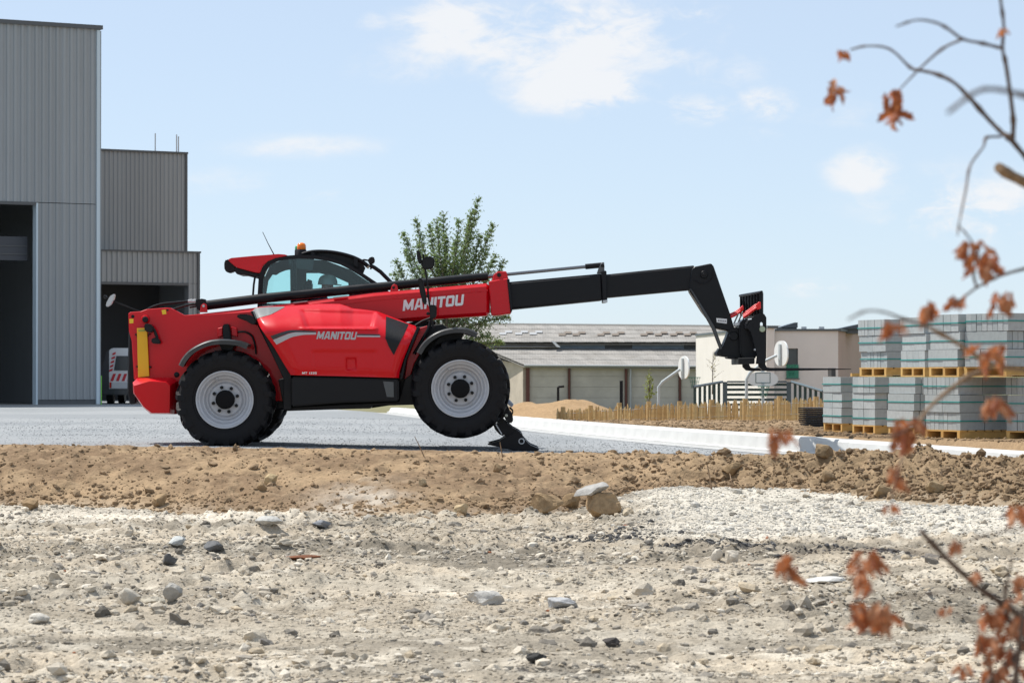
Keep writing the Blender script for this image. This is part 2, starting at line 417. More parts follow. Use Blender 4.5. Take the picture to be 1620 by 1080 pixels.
gx = np.concatenate([np.linspace(-20, -7.4, 60)[:-1], np.arange(-7.4, 7.4, 0.045), np.linspace(7.4, 20, 60)])
gy = np.concatenate([np.linspace(-4, 12.5, 50)[:-1], np.arange(12.5, 37.0, 0.045)])
X, Y = np.meshgrid(gx, gy)
o = grid_mesh('ground', X, Y, np.where(bank_z(X, Y) > fg_z(X, Y) + .08, fg_z(X, Y) - .25, fg_z(X, Y)), RUBBLE, fg_col(X, Y).reshape(-1, 3)); tag(o, 'pale broken rubble ground in the foreground', kind='structure')
gx = np.concatenate([np.linspace(-20, -7.6, 80)[:-1], np.arange(-7.6, 7.6, 0.033), np.linspace(7.6, 14, 60)]); t = np.linspace(0, 1, 190)
X, T = np.meshgrid(gx, t); f0, c0 = foot_y(X) - 0.6, crest_y(X) + 0.95
Y = f0 + (c0 - f0) * T
o = grid_mesh('dirt_bank', X, Y, bank_z(X, Y), SOIL, bank_col(X, Y).reshape(-1, 3)); tag(o, 'long bank of tan soil in front of the gravel pad', kind='structure')

# gravel pad
gy = np.concatenate([np.arange(27.0, 60, 0.25), np.linspace(60, 135, 90)])
s = np.concatenate([np.linspace(0, 0.6, 40)[:-1], np.linspace(0.6, 1, 120)])
S, Y = np.meshgrid(s, gy); KX = kx(Y); X = -45 + (KX - 0.02 + 45) * S
Z = pad_z(X) - 2.2 * np.maximum(0, crest_y(X) + 0.35 - Y) + 0.012 * fbm(X, Y, 0.6, 3, 151)
n1 = fbm(X, Y * 0.6, 0.45, 4, 161) + 0.5
cpad = blend((0.275, 0.287, 0.295), (0.325, 0.335, 0.34), sstep(0.35, 0.65, n1))
o = grid_mesh('gravel_pad', X, Y, Z, GRAVEL, cpad.reshape(-1, 3)); tag(o, 'flat blue-grey gravel yard under the machine', kind='structure')

# soil verge behind the kerb, falling away to lower ground
def verge_z(x, y):
    k = kx(y)
    z = np.interp(y, [30, 42, 52, 60, 66, 75, 95, 140], [.06, .0, -.02, -.05, -.12, -.45, -1.05, -1.2])
    z = z + np.interp(x - k, [0, 0.3, 2.0], [.10, .09, .0]) * (y < 72)
    z = np.where(x - k < 0.25, np.minimum(z, pad_z(k) + 0.17), z)
    rough = sstep(0.2, 0.9, x - k)
    z = z + rough * (0.10 * fbm(x, y, 0.5, 3, 171) + 0.10 * np.abs(fbm(x, y, 2.2, 3, 181)) * sstep(30, 34, y) + .22 * np.abs(fbm(x, y, .9, 4, 183)) * sstep(70, 80, y))
    z = z + 0.70 * np.exp(-(np.abs((x - 1.0) / 1.9) ** 3.2 + ((y - 82) / 3.0) ** 2)) * (1 + .5 * fbm(x, y, 1.1, 3, 404)) + 0.5 * np.exp(-(((x - 2.4) / 2.0) ** 2 + ((y - 86) / 3.5) ** 2)) + .3 * np.exp(-(((x + 3.4) / 2.0) ** 2 + ((y - 86) / 3.5) ** 2))
    return z
gy = np.concatenate([np.arange(27.0, 62, 0.12), np.arange(62, 96, .25), np.linspace(96, 140, 30)])
s = np.concatenate([np.linspace(0, .22, 90)[:-1] ** 1.0, np.linspace(.22, 1, 60)])
S, Y = np.meshgrid(s, gy); KX = kx(Y); X = KX + 0.10 + (45 - KX) * S
n1 = fbm(X, Y, 0.5, 4, 191) + 0.5
cv = blend((0.31, 0.21, 0.12), (0.225, 0.155, 0.09), sstep(0.38, 0.62, n1))
cv = blend(cv, np.array((0.38, 0.25, 0.135)), sstep(70, 78, Y) * sstep(7, 4, X))
o = grid_mesh('soil_verge', X, Y, verge_z(X, Y), SOIL, cv.reshape(-1, 3)); tag(o, 'rough brown soil behind the white kerb', kind='structure')

# the wide land beyond, one sheet to the horizon
lin = np.array([-6000, -2500, -900, -400, -200, -100, -60, -30, -15, 0, 15, 30, 60, 100, 200, 400, 900, 2500, 6000], float)
ly = np.array([-3000, -500, -100, -20, 0, 30, 36, 40, 60, 90, 130, 200, 300, 600, 1500, 3000, 7000], float)
X, Y = np.meshgrid(lin, ly); Z = np.interp(Y, [0, 38, 60, 7000], [-.95, -1.0, -1.5, -1.6])
cl_ = blend((0.22, 0.20, 0.11), (0.16, 0.17, 0.08), sstep(0.3, 0.7, fbm(X, Y, .01, 3, 7) + .5))
o = grid_mesh('land', X, Y, Z, SOIL, cl_.reshape(-1, 3)); tag(o, 'low open land reaching to the horizon', kind='structure')

# ---- kerb: white concrete upstand of separate stones
CONC = mat('kerb_concrete', (0.64, 0.635, 0.61), 0.8, var=0.10, vscale=3, bump=0.15, bscale=50)
kerb = thing('kerb', (kx(45.0), 45, 0), None, None); tag(kerb, 'white concrete kerb curving along the edge of the gravel yard', kind='structure')
yy = 30.5
while yy < 71:
    y2 = yy + 0.98 * 0.965; ya, yb = yy + 0.0015, y2 - 0.0015
    a, b = Vector((float(kx(ya)), ya, 0)), Vector((float(kx(yb)), yb, 0))
    dirv = (b - a).normalized(); nrm = Vector((dirv.y, -dirv.x, 0))
    if nrm.x < 0: nrm = -nrm
    h = float(np.interp(yy, [34, 40, 55, 70], [.215, .235, .195, .13]))
    bm = bmesh.new(); za, zb = float(pad_z(a.x)), float(pad_z(b.x))
    prof = ((0.0, -0.06), (0.0, 0.035), (0.05, 0.05), (0.075, h - 0.03), (0.10, h), (0.24, h + .004), (0.25, -0.06))
    va = [bm.verts.new(a + nrm * u + Vector((0, 0, za + v))) for u, v in prof]; vb = [bm.verts.new(b + nrm * u + Vector((0, 0, zb + v))) for u, v in prof]
    bm.faces.new(va); bm.faces.new(vb[::-1])
    for i in range(len(prof)): bm.faces.new((va[i], vb[i], vb[(i + 1) % 7], va[(i + 1) % 7]))
    from_bm('kerb_stone', bm, CONC, kerb); yy = y2
gut = []                                    # flat concrete channel at the kerb's foot
ys = np.linspace(31, 71, 60); xs = kx(ys)
co = []; 
for x_, y_ in zip(xs, ys):
    for u in (-0.34, 0.012): co.append((x_ + u, y_, float(pad_z(x_ + u)) + 0.012 - 0.008 * (u < -.1)))
co = np.array(co, np.float32) - np.array(_wl(kerb), np.float32); i = np.arange(0, len(co) - 2, 2)
q = np.stack([i, i + 1, i + 3, i + 2], -1).astype(np.int32)
o = np_mesh('gutter', co, q, mat('gutter_concrete', (0.46, 0.46, 0.45), 0.85, var=0.15, vscale=2), None, kerb)

# ------------------------------------------------------------------ loose stones
def ico(sub):
    bm = bmesh.new(); bmesh.ops.create_icosphere(bm, subdivisions=sub, radius=1.0)
    bm.verts.ensure_lookup_table(); v = np.array([x.co[:] for x in bm.verts], np.float32); f = np.array([[q.index for q in p.verts] for p in bm.faces], np.int32); bm.free()
    return v, f
IC1, IC2, IC3 = ico(1), ico(2), ico(3)
OCT = (np.array([(1, 0, 0), (-1, 0, 0), (0, 1, 0), (0, -1, 0), (0, 0, 1), (0, 0, -1)], np.float32), np.array([(0, 2, 4), (2, 1, 4), (1, 3, 4), (3, 0, 4), (2, 0, 5), (1, 2, 5), (3, 1, 5), (0, 3, 5)], np.int32))
def scatter(name, xs, ys, zs, size, cols, ico_v, m, label, flat=(0.5, 0.9), sink=0.35, smooth=False):
    v, f = ico_v; n = len(xs); nv = len(v)
    variants = 24
    base = v[None] * (1 + RNG.uniform(-0.32, 0.28, (variants, nv, 1)))
    if nv > 20: base *= (1 + 0.25 * np.sin(v @ RNG.normal(0, 2.2, (variants, 3, 1)) + RNG.uniform(0, 6, (variants, 1, 1))))
    pick = RNG.integers(0, variants, n); P = base[pick]
    sc = np.stack([RNG.uniform(0.75, 1.35, n), RNG.uniform(0.7, 1.2, n), RNG.uniform(*flat, n)], -1) * size[:, None]
    P = P * sc[:, None]
    a = RNG.uniform(0, 2 * np.pi, n); ca, sa = np.cos(a), np.sin(a)
    x = P[..., 0] * ca[:, None] - P[..., 1] * sa[:, None]; y = P[..., 0] * sa[:, None] + P[..., 1] * ca[:, None]
    tl = RNG.uniform(-.4, .4, n); z = P[..., 2] + x * np.tan(tl)[:, None] * .5
    co = np.stack([x + xs[:, None], y + ys[:, None], z + (zs + size * sc[:, 2] / size * (1 - 2 * sink) * 0.5)[:, None]], -1).reshape(-1, 3).astype(np.float32)
    fc = (f[None] + (np.arange(n) * nv)[:, None, None]).reshape(-1, 3).astype(np.int32)
    o = np_mesh(name, co, fc, m, np.repeat(cols, nv, 0), smooth=smooth)
    return tag(o, label, kind='stuff')
STONE = ground_mat('stone', 0.22, 0.3, 30)
def fg_points(n, lo, hi, pw):
    ys = (RNG.uniform(0, 1, n) ** pw) * (hi - lo) + lo
    xs = RNG.uniform(-1, 1, n) * (0.185 * ys + 0.9)
    return xs, ys
pal = 1.08 * np.array([(.52, .48, .41), (.42, .385, .33), (.60, .56, .49), (.33, .31, .28), (.66, .63, .57), (.47, .41, .32), (.25, .24, .23)]) * .82
def stone_cols(n, extra=None):
    c = pal[RNG.choice(len(pal), n, p=(.27, .23, .17, .11, .09, .09, .04))] * RNG.uniform(0.85, 1.12, (n, 1))
    k = RNG.uniform(0, 1, n); c[k < 0.0014] = (.36, .14, .07); c[k > .91] = np.array((.17, .16, .145)) * RNG.uniform(.7, 1.3, ((k > .91).sum(), 1)); c = c * np.array((1.05, 1.0, .93)); return c
xs, ys = fg_points(62000, 12.8, 34.6, 1.15)
keep = fg_z(xs, ys) > bank_z(xs, ys) - 0.02
clump = .5 * fbm(xs, ys * 1.6, 0.9, 3, 201) + .7 * fbm(xs * .22, ys, 1.0, 3, 205) + 0.5
clump -= .22 * (np.exp(-((ys - 22.8) / .6) ** 2) + np.exp(-((ys - 18.3) / .6) ** 2))
keep &= RNG.uniform(0, 1, len(xs)) < 0.12 + 1.3 * sstep(0.40, 0.60, clump)
xs, ys = xs[keep], ys[keep]; zs = fg_z(xs, ys)
size = 0.0105 * (1 - RNG.uniform(0, 0.985, len(xs))) ** -0.40
c = stone_cols(len(xs)); wz = sstep(1.0, 2.0, xs) * sstep(28, 29.3, ys); c = c * (1 - wz[:, None]) + wz[:, None] * np.array((.52, .49, .435)) * RNG.uniform(.85, 1.1, (len(xs), 1))
ashm = (np.exp(-(((xs - 1.75) / .5) ** 2 + ((ys - 26.7) / .55) ** 2)) + np.exp(-(((xs - 2.95) / .5) ** 2 + ((ys - 25.6) / .4) ** 2))) > RNG.uniform(.15, .9, len(xs)); c[ashm] = np.array((.07, .066, .063))
scatter('rubble_stones', xs, ys, zs, np.minimum(size, .075), c, IC1, STONE, 'loose grey and white rubble stones strewn over the foreground')
xs, ys = fg_points(650, 13, 34.2, 1.1); keep = (fg_z(xs, ys) > bank_z(xs, ys) - 0.02) & (fbm(xs, ys * 1.6, 0.9, 3, 201) + .5 > .46); xs, ys = xs[keep], ys[keep]
scatter('rubble_lumps', xs, ys, fg_z(xs, ys), RNG.uniform(.03, .07, len(xs)), stone_cols(len(xs)), IC2, STONE, 'larger broken lumps lying among the foreground rubble', flat=(.4, .8))
xs, ys = fg_points(100000, 12.7, 34.8, 1.0); keep = fg_z(xs, ys) > bank_z(xs, ys) - .02
keep &= RNG.uniform(0, 1, len(xs)) < .55 + .6 * sstep(.42, .58, fbm(xs * .3, ys, 1.1, 3, 215) + .5); xs, ys = xs[keep], ys[keep]
scatter('rubble_grit', xs, ys, fg_z(xs, ys), RNG.uniform(.007, .017, len(xs)) * (.6 + ys / 45), fg_col(xs, ys) * RNG.uniform(.88, 1.3, (len(xs), 1)), OCT, STONE, 'fine grit and crumbs covering the foreground rubble', flat=(.35, .75), sink=.45)
# fine crushed white stone on the right
n = 5500; ys = RNG.uniform(28.2, 35.2, n); xs = RNG.uniform(1.0, 7.4, n); keep = fg_z(xs, ys) > bank_z(xs, ys) - 0.03; xs, ys = xs[keep], ys[keep]
scatter('crushed_stone', xs, ys, fg_z(xs, ys), 0.0085 * (1 - RNG.uniform(0, .985, len(xs))) ** -.36, np.array((.52, .49, .43)) * RNG.uniform(.65, 1.12, (len(xs), 1)), IC1, STONE, 'white crushed stone spread below the right end of the bank')
n = 1500; g = RNG.integers(0, 3, n); xs = np.array((1.75, 2.95, .85))[g] + RNG.normal(0, .30, n); ys = np.array((26.7, 25.7, 29.2))[g] + RNG.normal(0, .36, n)
scatter('asphalt_crumbs', xs, ys, fg_z(xs, ys), 0.011 * (1 - RNG.uniform(0, .98, n)) ** -.40, np.array((.055, .053, .052)) * RNG.uniform(.6, 2.6, (n, 1)), IC1, STONE, 'crumbled black asphalt in dark patches on the right of the rubble', flat=(.5, .9))
# clods on the bank, heavier on the right
n = 21000; xs = RNG.uniform(-7.6, 7.4, n); s_ = RNG.uniform(-0.03, 1.02, n); f0, c0 = foot_y(xs), crest_y(xs); ys = f0 + (c0 - f0) * s_
right = sstep(1.5, 3.5, xs); keep = RNG.uniform(0, 1, n) < np.where(s_ < .25, .75, .28) + .55 * right; xs, ys, s_, right = xs[keep], ys[keep], s_[keep], right[keep]
sz = 0.009 * (1 - RNG.uniform(0, .99, len(xs))) ** -0.38 * (1 + .45 * right + .3 * (s_ < .2)) * np.where(s_ > .93, .55, 1)
cb = np.array((.315, .22, .132)) * RNG.uniform(.7, 1.15, (len(xs), 1)) * (1 - .12 * right[:, None])
scatter('soil_clods', xs, ys, bank_z(xs, ys), np.minimum(sz, .06), cb, IC1, SOIL, 'dry clods of earth crumbled over the tan bank', flat=(.55, .95))
n = 380; xs = np.where(RNG.uniform(0, 1, n) < .7, RNG.uniform(1.2, 7.2, n), RNG.uniform(-7, 7, n)); s_ = RNG.uniform(0, 1, n) ** 1.3 * .95; ys = foot_y(xs) + (crest_y(xs) - foot_y(xs)) * s_
scatter('soil_lumps', xs, ys, bank_z(xs, ys), RNG.uniform(.022, .06, n), np.array((.30, .21, .128)) * RNG.uniform(.75, 1.15, (n, 1)), IC2, SOIL, 'bigger lumps of brown earth, mostly along the right of the bank', flat=(.5, .85), smooth=False)
n = 9000; ys = RNG.uniform(33, 64, n); xs = kx(ys) + .3 + RNG.uniform(0, 1, n) ** 1.3 * 9; 
scatter('verge_clods', xs, ys, verge_z(xs, ys), RNG.uniform(.010, .042, n), np.array((.28, .19, .11)) * RNG.uniform(.7, 1.2, (n, 1)), OCT, SOIL, 'small lumps of earth on the soil behind the kerb', smooth=True)

n = 20000; ys = 36.9 + 26 * RNG.uniform(0, 1, n) ** 1.6; xs = RNG.uniform(-1, 1, n) * (.18 * ys + 1) ; keep = (xs < kx(ys) - .1) & (ys > crest_y(xs) + .4); xs, ys = xs[keep], ys[keep]
scatter('pad_gravel', xs, ys, pad_z(xs), RNG.uniform(.006, .013, len(xs)), np.array((.29, .30, .305)) * RNG.uniform(.72, 1.3, (len(xs), 1)), OCT, STONE, 'small grey stones of the gravel yard around the machine')
# ---- the rocks one can pick out
def rock(px, py, wpx, hpx, col, label, seed, sink=0.3, rough=.22, dz=0.0, base=None, name='rock', cat='rock'):
    p = hit(px, py) if base is None else base; k = p.y / F
    rg = np.random.default_rng(seed); v, f = IC3; v = v.copy()
    for q in range(5):
        d = rg.normal(0, 1, 3); v = v * (1 + rough * .45 * np.sin(v @ d * 2.1 + rg.uniform(0, 6)))[:, None]
    for q in range(13):                                      # chipped flat faces
        d = rg.normal(0, 1, 3); d /= np.linalg.norm(d); h = rg.uniform(.48, .82); e = np.maximum(v @ d - h, 0); v = v - e[:, None] * d * .93
    v *= (1 + rough * .16 * rg.normal(0, 1, (len(v), 1)))
    ext = v.max(0) - v.min(0)
    v = v * np.array((wpx * k / ext[0], wpx * k * .8 / ext[1], hpx * k / ext[2] * (1 + sink)))
    v[:, 2] += -v[:, 2].min() - hpx * k * sink + dz
    m = mat('rock_%d' % seed, col, 0.9, var=0.3, vscale=14, bump=0.5, bscale=45, spec=.2)
    me = bpy.data.meshes.new(name); me.from_pydata(v.tolist(), [], f.tolist()); 
    for pl in me.polygons: pl.use_smooth = True
    me.set_sharp_from_angle(angle=R(16))
    o = link(name, me, m, None, p); return tag(o, label, cat)
TAN, TAN2, LG, MG = (.37, .255, .145), (.33, .225, .125), (.42, .405, .38), (.27, .26, .25)
rock(862, 810, 55, 31, TAN, 'long tan rounded boulder left of the slab at the foot of the bank', 1, .15)
rock(905, 803, 32, 24, TAN2, 'smaller tan rock between the two boulders at the foot of the bank', 2, .15)
b_ = hit(950, 815); big = rock(950, 815, 56, 37, TAN, 'squat tan boulder carrying the grey slab', 3, .12)
slab_p = b_ + Vector((-0.07, 0, 36 * b_.y / F))
sl = rock(0, 0, 58, 13, LG, 'flat grey concrete slab tilted on top of a tan boulder', 4, .0, .16, base=slab_p - Vector((0, 0, .015)), name='concrete_slab', cat='slab'); sl.rotation_euler = (R(6), R(-14), 0)
rock(1303, 722, 30, 20, (.30, .215, .125), 'brown clod standing on the bank crest before the white kerb', 5, .3)
rock(428, 765, 22, 16, (.50, .38, .22), 'pale rounded stone half way up the left bank', 6, .25)
rock(412, 776, 17, 14, TAN, 'small tan stone just below a paler one on the left bank', 7, .25)
rock(50, 806, 26, 18, TAN, 'rounded tan stone at the foot of the bank, far left', 8, .25)
rock(250, 800, 26, 20, TAN, 'tan lump at the foot of the bank below the rear wheel', 9, .25)
rock(669, 770, 13, 12, (.45, .35, .22), 'small pale stone on the bank below the front wheel', 10, .2)
rock(786, 747, 13, 14, TAN, 'small tan stone high on the bank below the stabiliser', 11, .2)
rock(205, 955, 36, 25, (.52, .47, .39), 'angular beige stone in the left rubble cluster', 12, .2)
rock(272, 953, 32, 28, (.42, .40, .36), 'grey upright stone right of the rubble cluster', 13, .2)
rock(245, 957, 40, 15, (.50, .45, .36), 'low slanting stone between two upright stones', 14, .2)
rock(770, 955, 60, 22, (.60, .57, .52), 'long whitish stone lying in the middle foreground', 15, .3)
rock(888, 961, 48, 16, (.46, .46, .46), 'flat grey chunk right of the whitish stone', 16, .25)
rock(1135, 885, 20, 17, (.64, .58, .49), 'pale stone on the dark asphalt heap, left one', 17, .2)
rock(1158, 890, 23, 20, (.64, .57, .47), 'pale stone on the dark asphalt heap, right one', 18, .2)
rock(280, 862, 28, 14, (.55, .56, .54), 'pale flat chip in the rubble left of a dark lump', 19, .2)
rock(335, 872, 32, 17, (.17, .17, .17), 'dark grey lump of asphalt in the left rubble', 20, .2)
rock(266, 893, 24, 18, (.12, .115, .11), 'blackish lump of asphalt in the left rubble', 21, .2)
rock(424, 832, 46, 13, (.50, .49, .46), 'grey broken concrete piece at the foot of the bank', 22, .2)
rock(510, 837, 30, 12, (.27, .28, .30), 'blue-grey broken slab beside a concrete piece under the bank', 23, .2)
rock(728, 815, 24, 18, (.50, .38, .23), 'tan lump at the foot of the middle of the bank', 24, .2)
rock(65, 985, 34, 14, (.60, .56, .49), 'flat white stone in the lower left foreground', 25, .25)
rock(850, 1048, 34, 15, (.06, .058, .055), 'black lump of asphalt near the bottom edge', 26, .25)
rock(968, 1020, 28, 12, (.08, .07, .065), 'dark broken lump right of the black one near the bottom edge', 27, .25)
rock(1312, 921, 64, 9, (.66, .64, .60), 'long white slab lying flat among the rubble behind a hanging leaf', 32, .3, .12, name='concrete_slab', cat='slab')
rock(472, 886, 74, 6, (.22, .09, .045), 'thin rust-coloured strip lying on the left rubble', 33, .3, .10, name='rusty_strip', cat='strip')
rock(1160, 748, 34, 17, (.36, .25, .14), 'brown clod half way up the right bank', 28, .25)
rock(1312, 760, 22, 16, (.34, .24, .14), 'round brown clod under the crest of the right bank', 29, .25)
rock(1480, 780, 30, 20, (.36, .26, .15), 'big brown clod at the foot of the right bank', 30, .25)
rock(1395, 785, 32, 20, (.35, .25, .145), 'brown clod in the row at the foot of the right bank', 31, .25)

# dry sticks on the bank
STK = mat('dry_stick', (.30, .20, .12), .9, var=.3, vscale=20)
def stick(px, r, label):
    pts = []
    for i, (x, y) in enumerate(px):
        p = hit(x, y) if i == 0 or i == len(px) - 1 and y > 735 else at(x, y, pts[0].y)
        pts.append(p)
    pts[0] = pts[0] + Vector((0, 0, -.02))
    o = tube('dry_stick', pts, [r * (1 - .5 * i / (len(pts) - 1)) for i in range(len(pts))], STK, None, 6); tag(o, label, 'stick')
stick(((1126, 774), (1123, 756), (1119, 735)), .012, 'short dry stick standing upright in the right bank')
stick(((1160, 772), (1157, 760), (1154, 752)), .008, 'thin dry stalk leaning beside an upright stick')
stick(((672, 722), (664, 706), (656, 690)), .007, 'thin straw stalk sticking up before the front wheel')
stick(((796, 724), (793, 712), (791, 699)), .008, 'short stalk sticking up before the stabiliser foot')
stick(((870, 752), (905, 772), (935, 790)), .006, 'thin dark root lying down the middle of the bank')

# ================================================================== BUILDINGS
def clad_mat(name, col):
    m = bpy.data.materials.new(name); m.use_nodes = True; n = N(m.node_tree); p = m.node_tree.nodes['Principled BSDF']
    oi = n.new('ShaderNodeObjectInfo').outputs['Random']; tc = n.new('ShaderNodeTexCoord').outputs['Object']; mp = n.new('ShaderNodeMapping'); n.link(tc, mp.inputs[0]); mp.inputs['Scale'].default_value = (1, 1, .12)
    c = n.mix(oi, tuple(q * .93 for q in col), tuple(q * 1.06 for q in col)); f = n.ramp(n.noise(mp.outputs[0], 1.6, 6, .65), .45, .72)   # faint rain streaks
    n.link(n.mix(n.math('MULTIPLY', f, .30), c, tuple(q * .72 for q in col)), p.inputs['Base Color']); p.inputs['Roughness'].default_value = .45; return m
CLAD = clad_mat('grey_cladding', (0.325, 0.345, 0.355)); CLAD2 = clad_mat('dark_grey_cladding', (0.31, 0.318, 0.318))
TRIM = mat('pale_trim', (0.58, 0.68, 0.74), 0.4)
DTRIM = mat('dark_trim', (0.10, 0.105, 0.11), 0.5)
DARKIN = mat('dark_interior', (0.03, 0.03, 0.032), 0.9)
FLOORIN = mat('interior_floor', (0.10, 0.10, 0.10), 0.9)
UD = Vector((-0.858, -0.514, 0)); ND = Vector((0.514, -0.858, 0))      # along the facades to the left; outward normal
def ladd(bm, o, u0, u1, n0, n1, z0, z1):
    """box in facade coordinates (u to the left, n outward)"""
    vs = [bm.verts.new(o + UD * u + ND * n + Vector((0, 0, z))) for u in (u0, u1) for n in (n0, n1) for z in (z0, z1)]
    for f in ((0, 1, 3, 2), (4, 6, 7, 5), (0, 4, 5, 1), (2, 3, 7, 6), (0, 2, 6, 4), (1, 5, 7, 3)): bm.faces.new([vs[i] for i in f])
def lbox(name, o, u0, u1, n0, n1, z0, z1, m, parent, bev=0):
    bm = bmesh.new(); ladd(bm, o, u0, u1, n0, n1, z0, z1); bevel_sharp(bm, bev); return from_bm(name, bm, m, parent)
def clad(name, o, u0, u1, z0, z1, m, parent, pitch=0.22, depth=0.04, udir=UD, ndir=ND, ribs=5):
    u = u0; k = 0
    while u < u1 - 1e-6:                                  # one mesh per sheet, each lapped a few mm over the last
        ue = min(u + ribs * pitch, u1); pts = []; v = u; lap = .004 * (k % 2)
        while v < ue - 1e-6:
            for a, d in ((0, 0), (.42, 0), (.54, 1), (.88, 1)): pts.append((min(v + a * pitch, ue), d * depth + lap))
            v += pitch
        pts.append((min(ue + .02, u1), lap)); bm = bmesh.new()
        lo = [bm.verts.new(o + udir * a + ndir * d + Vector((0, 0, z0))) for a, d in pts]; hi = [bm.verts.new(o + udir * a + ndir * d + Vector((0, 0, z1))) for a, d in pts]
        for i in range(len(pts) - 1): bm.faces.new((lo[i], lo[i + 1], hi[i + 1], hi[i]))
        from_bm(name, bm, m, parent); u = ue; k += 1
base = at(155, 640, 89.8); base.z = 0
shed = thing('tall_shed', base, 'tall grey ribbed metal shed with a wide dark door opening, at the left edge', 'shed')
HT, DH, DU, W = 11.15, 5.93, 1.93, 15.0
clad('cladding_sheet', base, 0.05, W, DH + .02, HT, CLAD, shed)
clad('cladding_sheet', base, 0.05, DU, 0.16, DH, CLAD, shed)
clad('cladding_sheet', base, 9.0, W, 0.16, DH, CLAD, shed)
lbox('plinth', base, 0.02, DU - .03, -0.1, -0.01, -.05, .18, DTRIM, shed)
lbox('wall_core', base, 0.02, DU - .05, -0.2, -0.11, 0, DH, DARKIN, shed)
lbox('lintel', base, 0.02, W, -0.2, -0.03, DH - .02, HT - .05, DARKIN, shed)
lbox('corner_trim', base, -0.03, 0.07, -0.12, 0.06, .02, HT - .04, TRIM, shed)
lbox('corner_flashing', base, -0.075, -0.035, -0.40, 0.03, .02, HT - .06, mat('flashing', (.30, .34, .37), .4), shed)
lbox('coping', base, -0.10, W, -0.45, 0.10, HT - .02, HT + .10, DTRIM, shed)
lbox('door_jamb', base, DU - .005, DU + .05, -0.22, 0.055, 0, DH, TRIM, shed)
lbox('door_head', base, DU + .052, 9.0, -0.22, 0.05, DH - .07, DH + .015, DTRIM, shed)
sd = lbox('sectional_door', base, DU + .1, 9.0, -0.62, -0.52, 4.25, 4.95, mat('door_grey', (.06, .066, .078), .5), shed)
for z in (4.42, 4.66): lbox('door_rail', base, DU + .1, 9.0, -0.515, -0.495, z, z + .03, DTRIM, sd)
lbox('side_wall', base, -0.03, 0.03, -24, -0.41, 0, HT - .1, CLAD, shed)
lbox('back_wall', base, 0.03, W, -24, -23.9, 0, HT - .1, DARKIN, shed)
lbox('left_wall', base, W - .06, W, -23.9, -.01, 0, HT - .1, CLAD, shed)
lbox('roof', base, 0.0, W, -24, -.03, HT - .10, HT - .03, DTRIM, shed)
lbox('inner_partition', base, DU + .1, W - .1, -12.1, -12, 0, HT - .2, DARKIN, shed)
lbox('floor_slab', base, 0.04, W, -23.8, .25, -.05, .012, mat('slab_concrete', (.33, .33, .32), .9), shed)

b2 = at(314, 630, 105); b2.z = 0
low = thing('low_shed', b2, 'lower grey ribbed metal shed with a dark loading bay, behind the rear of the machine', 'shed')
h2, o2 = 5.10, 4.05
clad('cladding_sheet', b2, 0.04, 10, o2, h2, CLAD2, low, .19)
clad('cladding_sheet', b2, 0.04, .36, 0, o2 - .01, CLAD2, low, .19)
lbox('corner_trim', b2, -0.03, 0.06, -0.1, 0.055, 0, h2, DTRIM, low)
lbox('bay_jamb', b2, .34, .40, -.3, .05, 0, o2, mat('jamb_grey', (.30, .31, .32), .5), low)
lbox('bay_head', b2, .402, 10, -.25, .048, o2 - .08, o2 + .01, DTRIM, low)
lbox('coping', b2, -.06, 10, -.3, .08, h2, h2 + .06, DTRIM, low)
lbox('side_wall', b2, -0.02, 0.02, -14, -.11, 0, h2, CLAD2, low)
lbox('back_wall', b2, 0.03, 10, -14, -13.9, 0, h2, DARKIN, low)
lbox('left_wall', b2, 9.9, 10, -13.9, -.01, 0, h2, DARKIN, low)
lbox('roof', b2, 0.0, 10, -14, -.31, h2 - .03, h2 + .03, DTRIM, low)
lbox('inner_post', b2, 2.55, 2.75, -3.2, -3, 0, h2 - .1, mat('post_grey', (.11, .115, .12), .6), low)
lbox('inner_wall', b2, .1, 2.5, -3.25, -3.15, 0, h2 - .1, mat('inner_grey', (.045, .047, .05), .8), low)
b3 = at(294, 620, 112); b3.z = 0
mid = thing('middle_shed', b3, 'grey ribbed metal shed rising behind the lower shed, masts on its roof', 'shed')
h3 = at(294, 244, 112).z
clad('cladding_sheet', b3, 0.03, 11, 0, h3, CLAD2, mid, .17, .03)
lbox('side_wall', b3, -0.02, 0.02, -12, -.02, 0, h3, CLAD2, mid); lbox('corner_trim', b3, -.04, .05, -.1, .045, 0, h3, DTRIM, mid)
lbox('coping', b3, -.05, 11, -.3, .08, h3, h3 + .07, DTRIM, mid); lbox('roof', b3, 0.02, 11, -12, -.31, h3 - .05, h3 + .01, DTRIM, mid)
lbox('back_wall', b3, 0.03, 11, -12, -11.9, 0, h3 - .06, CLAD2, mid)
for x_, y_ in ((242, 211), (276, 213), (279, 216)):
    p = at(x_, 240, 111.5); tube('roof_mast', [(p.x, 112.2, h3 - .02), (p.x, 112.2, at(x_, y_, 112.2).z)], .022, mat('mast', (.5, .5, .5), .5), mid, 6)

gp = at(155.5, 640, 90.4); gp.z = 0
o = tube('marker_pole', [gp + Vector((.06, .1, -.05)), gp + Vector((.06, .1, .86))], .03, mat('fluo_green', (.20, .62, .05), .5), None, 8); tag(o, 'thin bright green pole by the corner of the tall shed', 'pole')

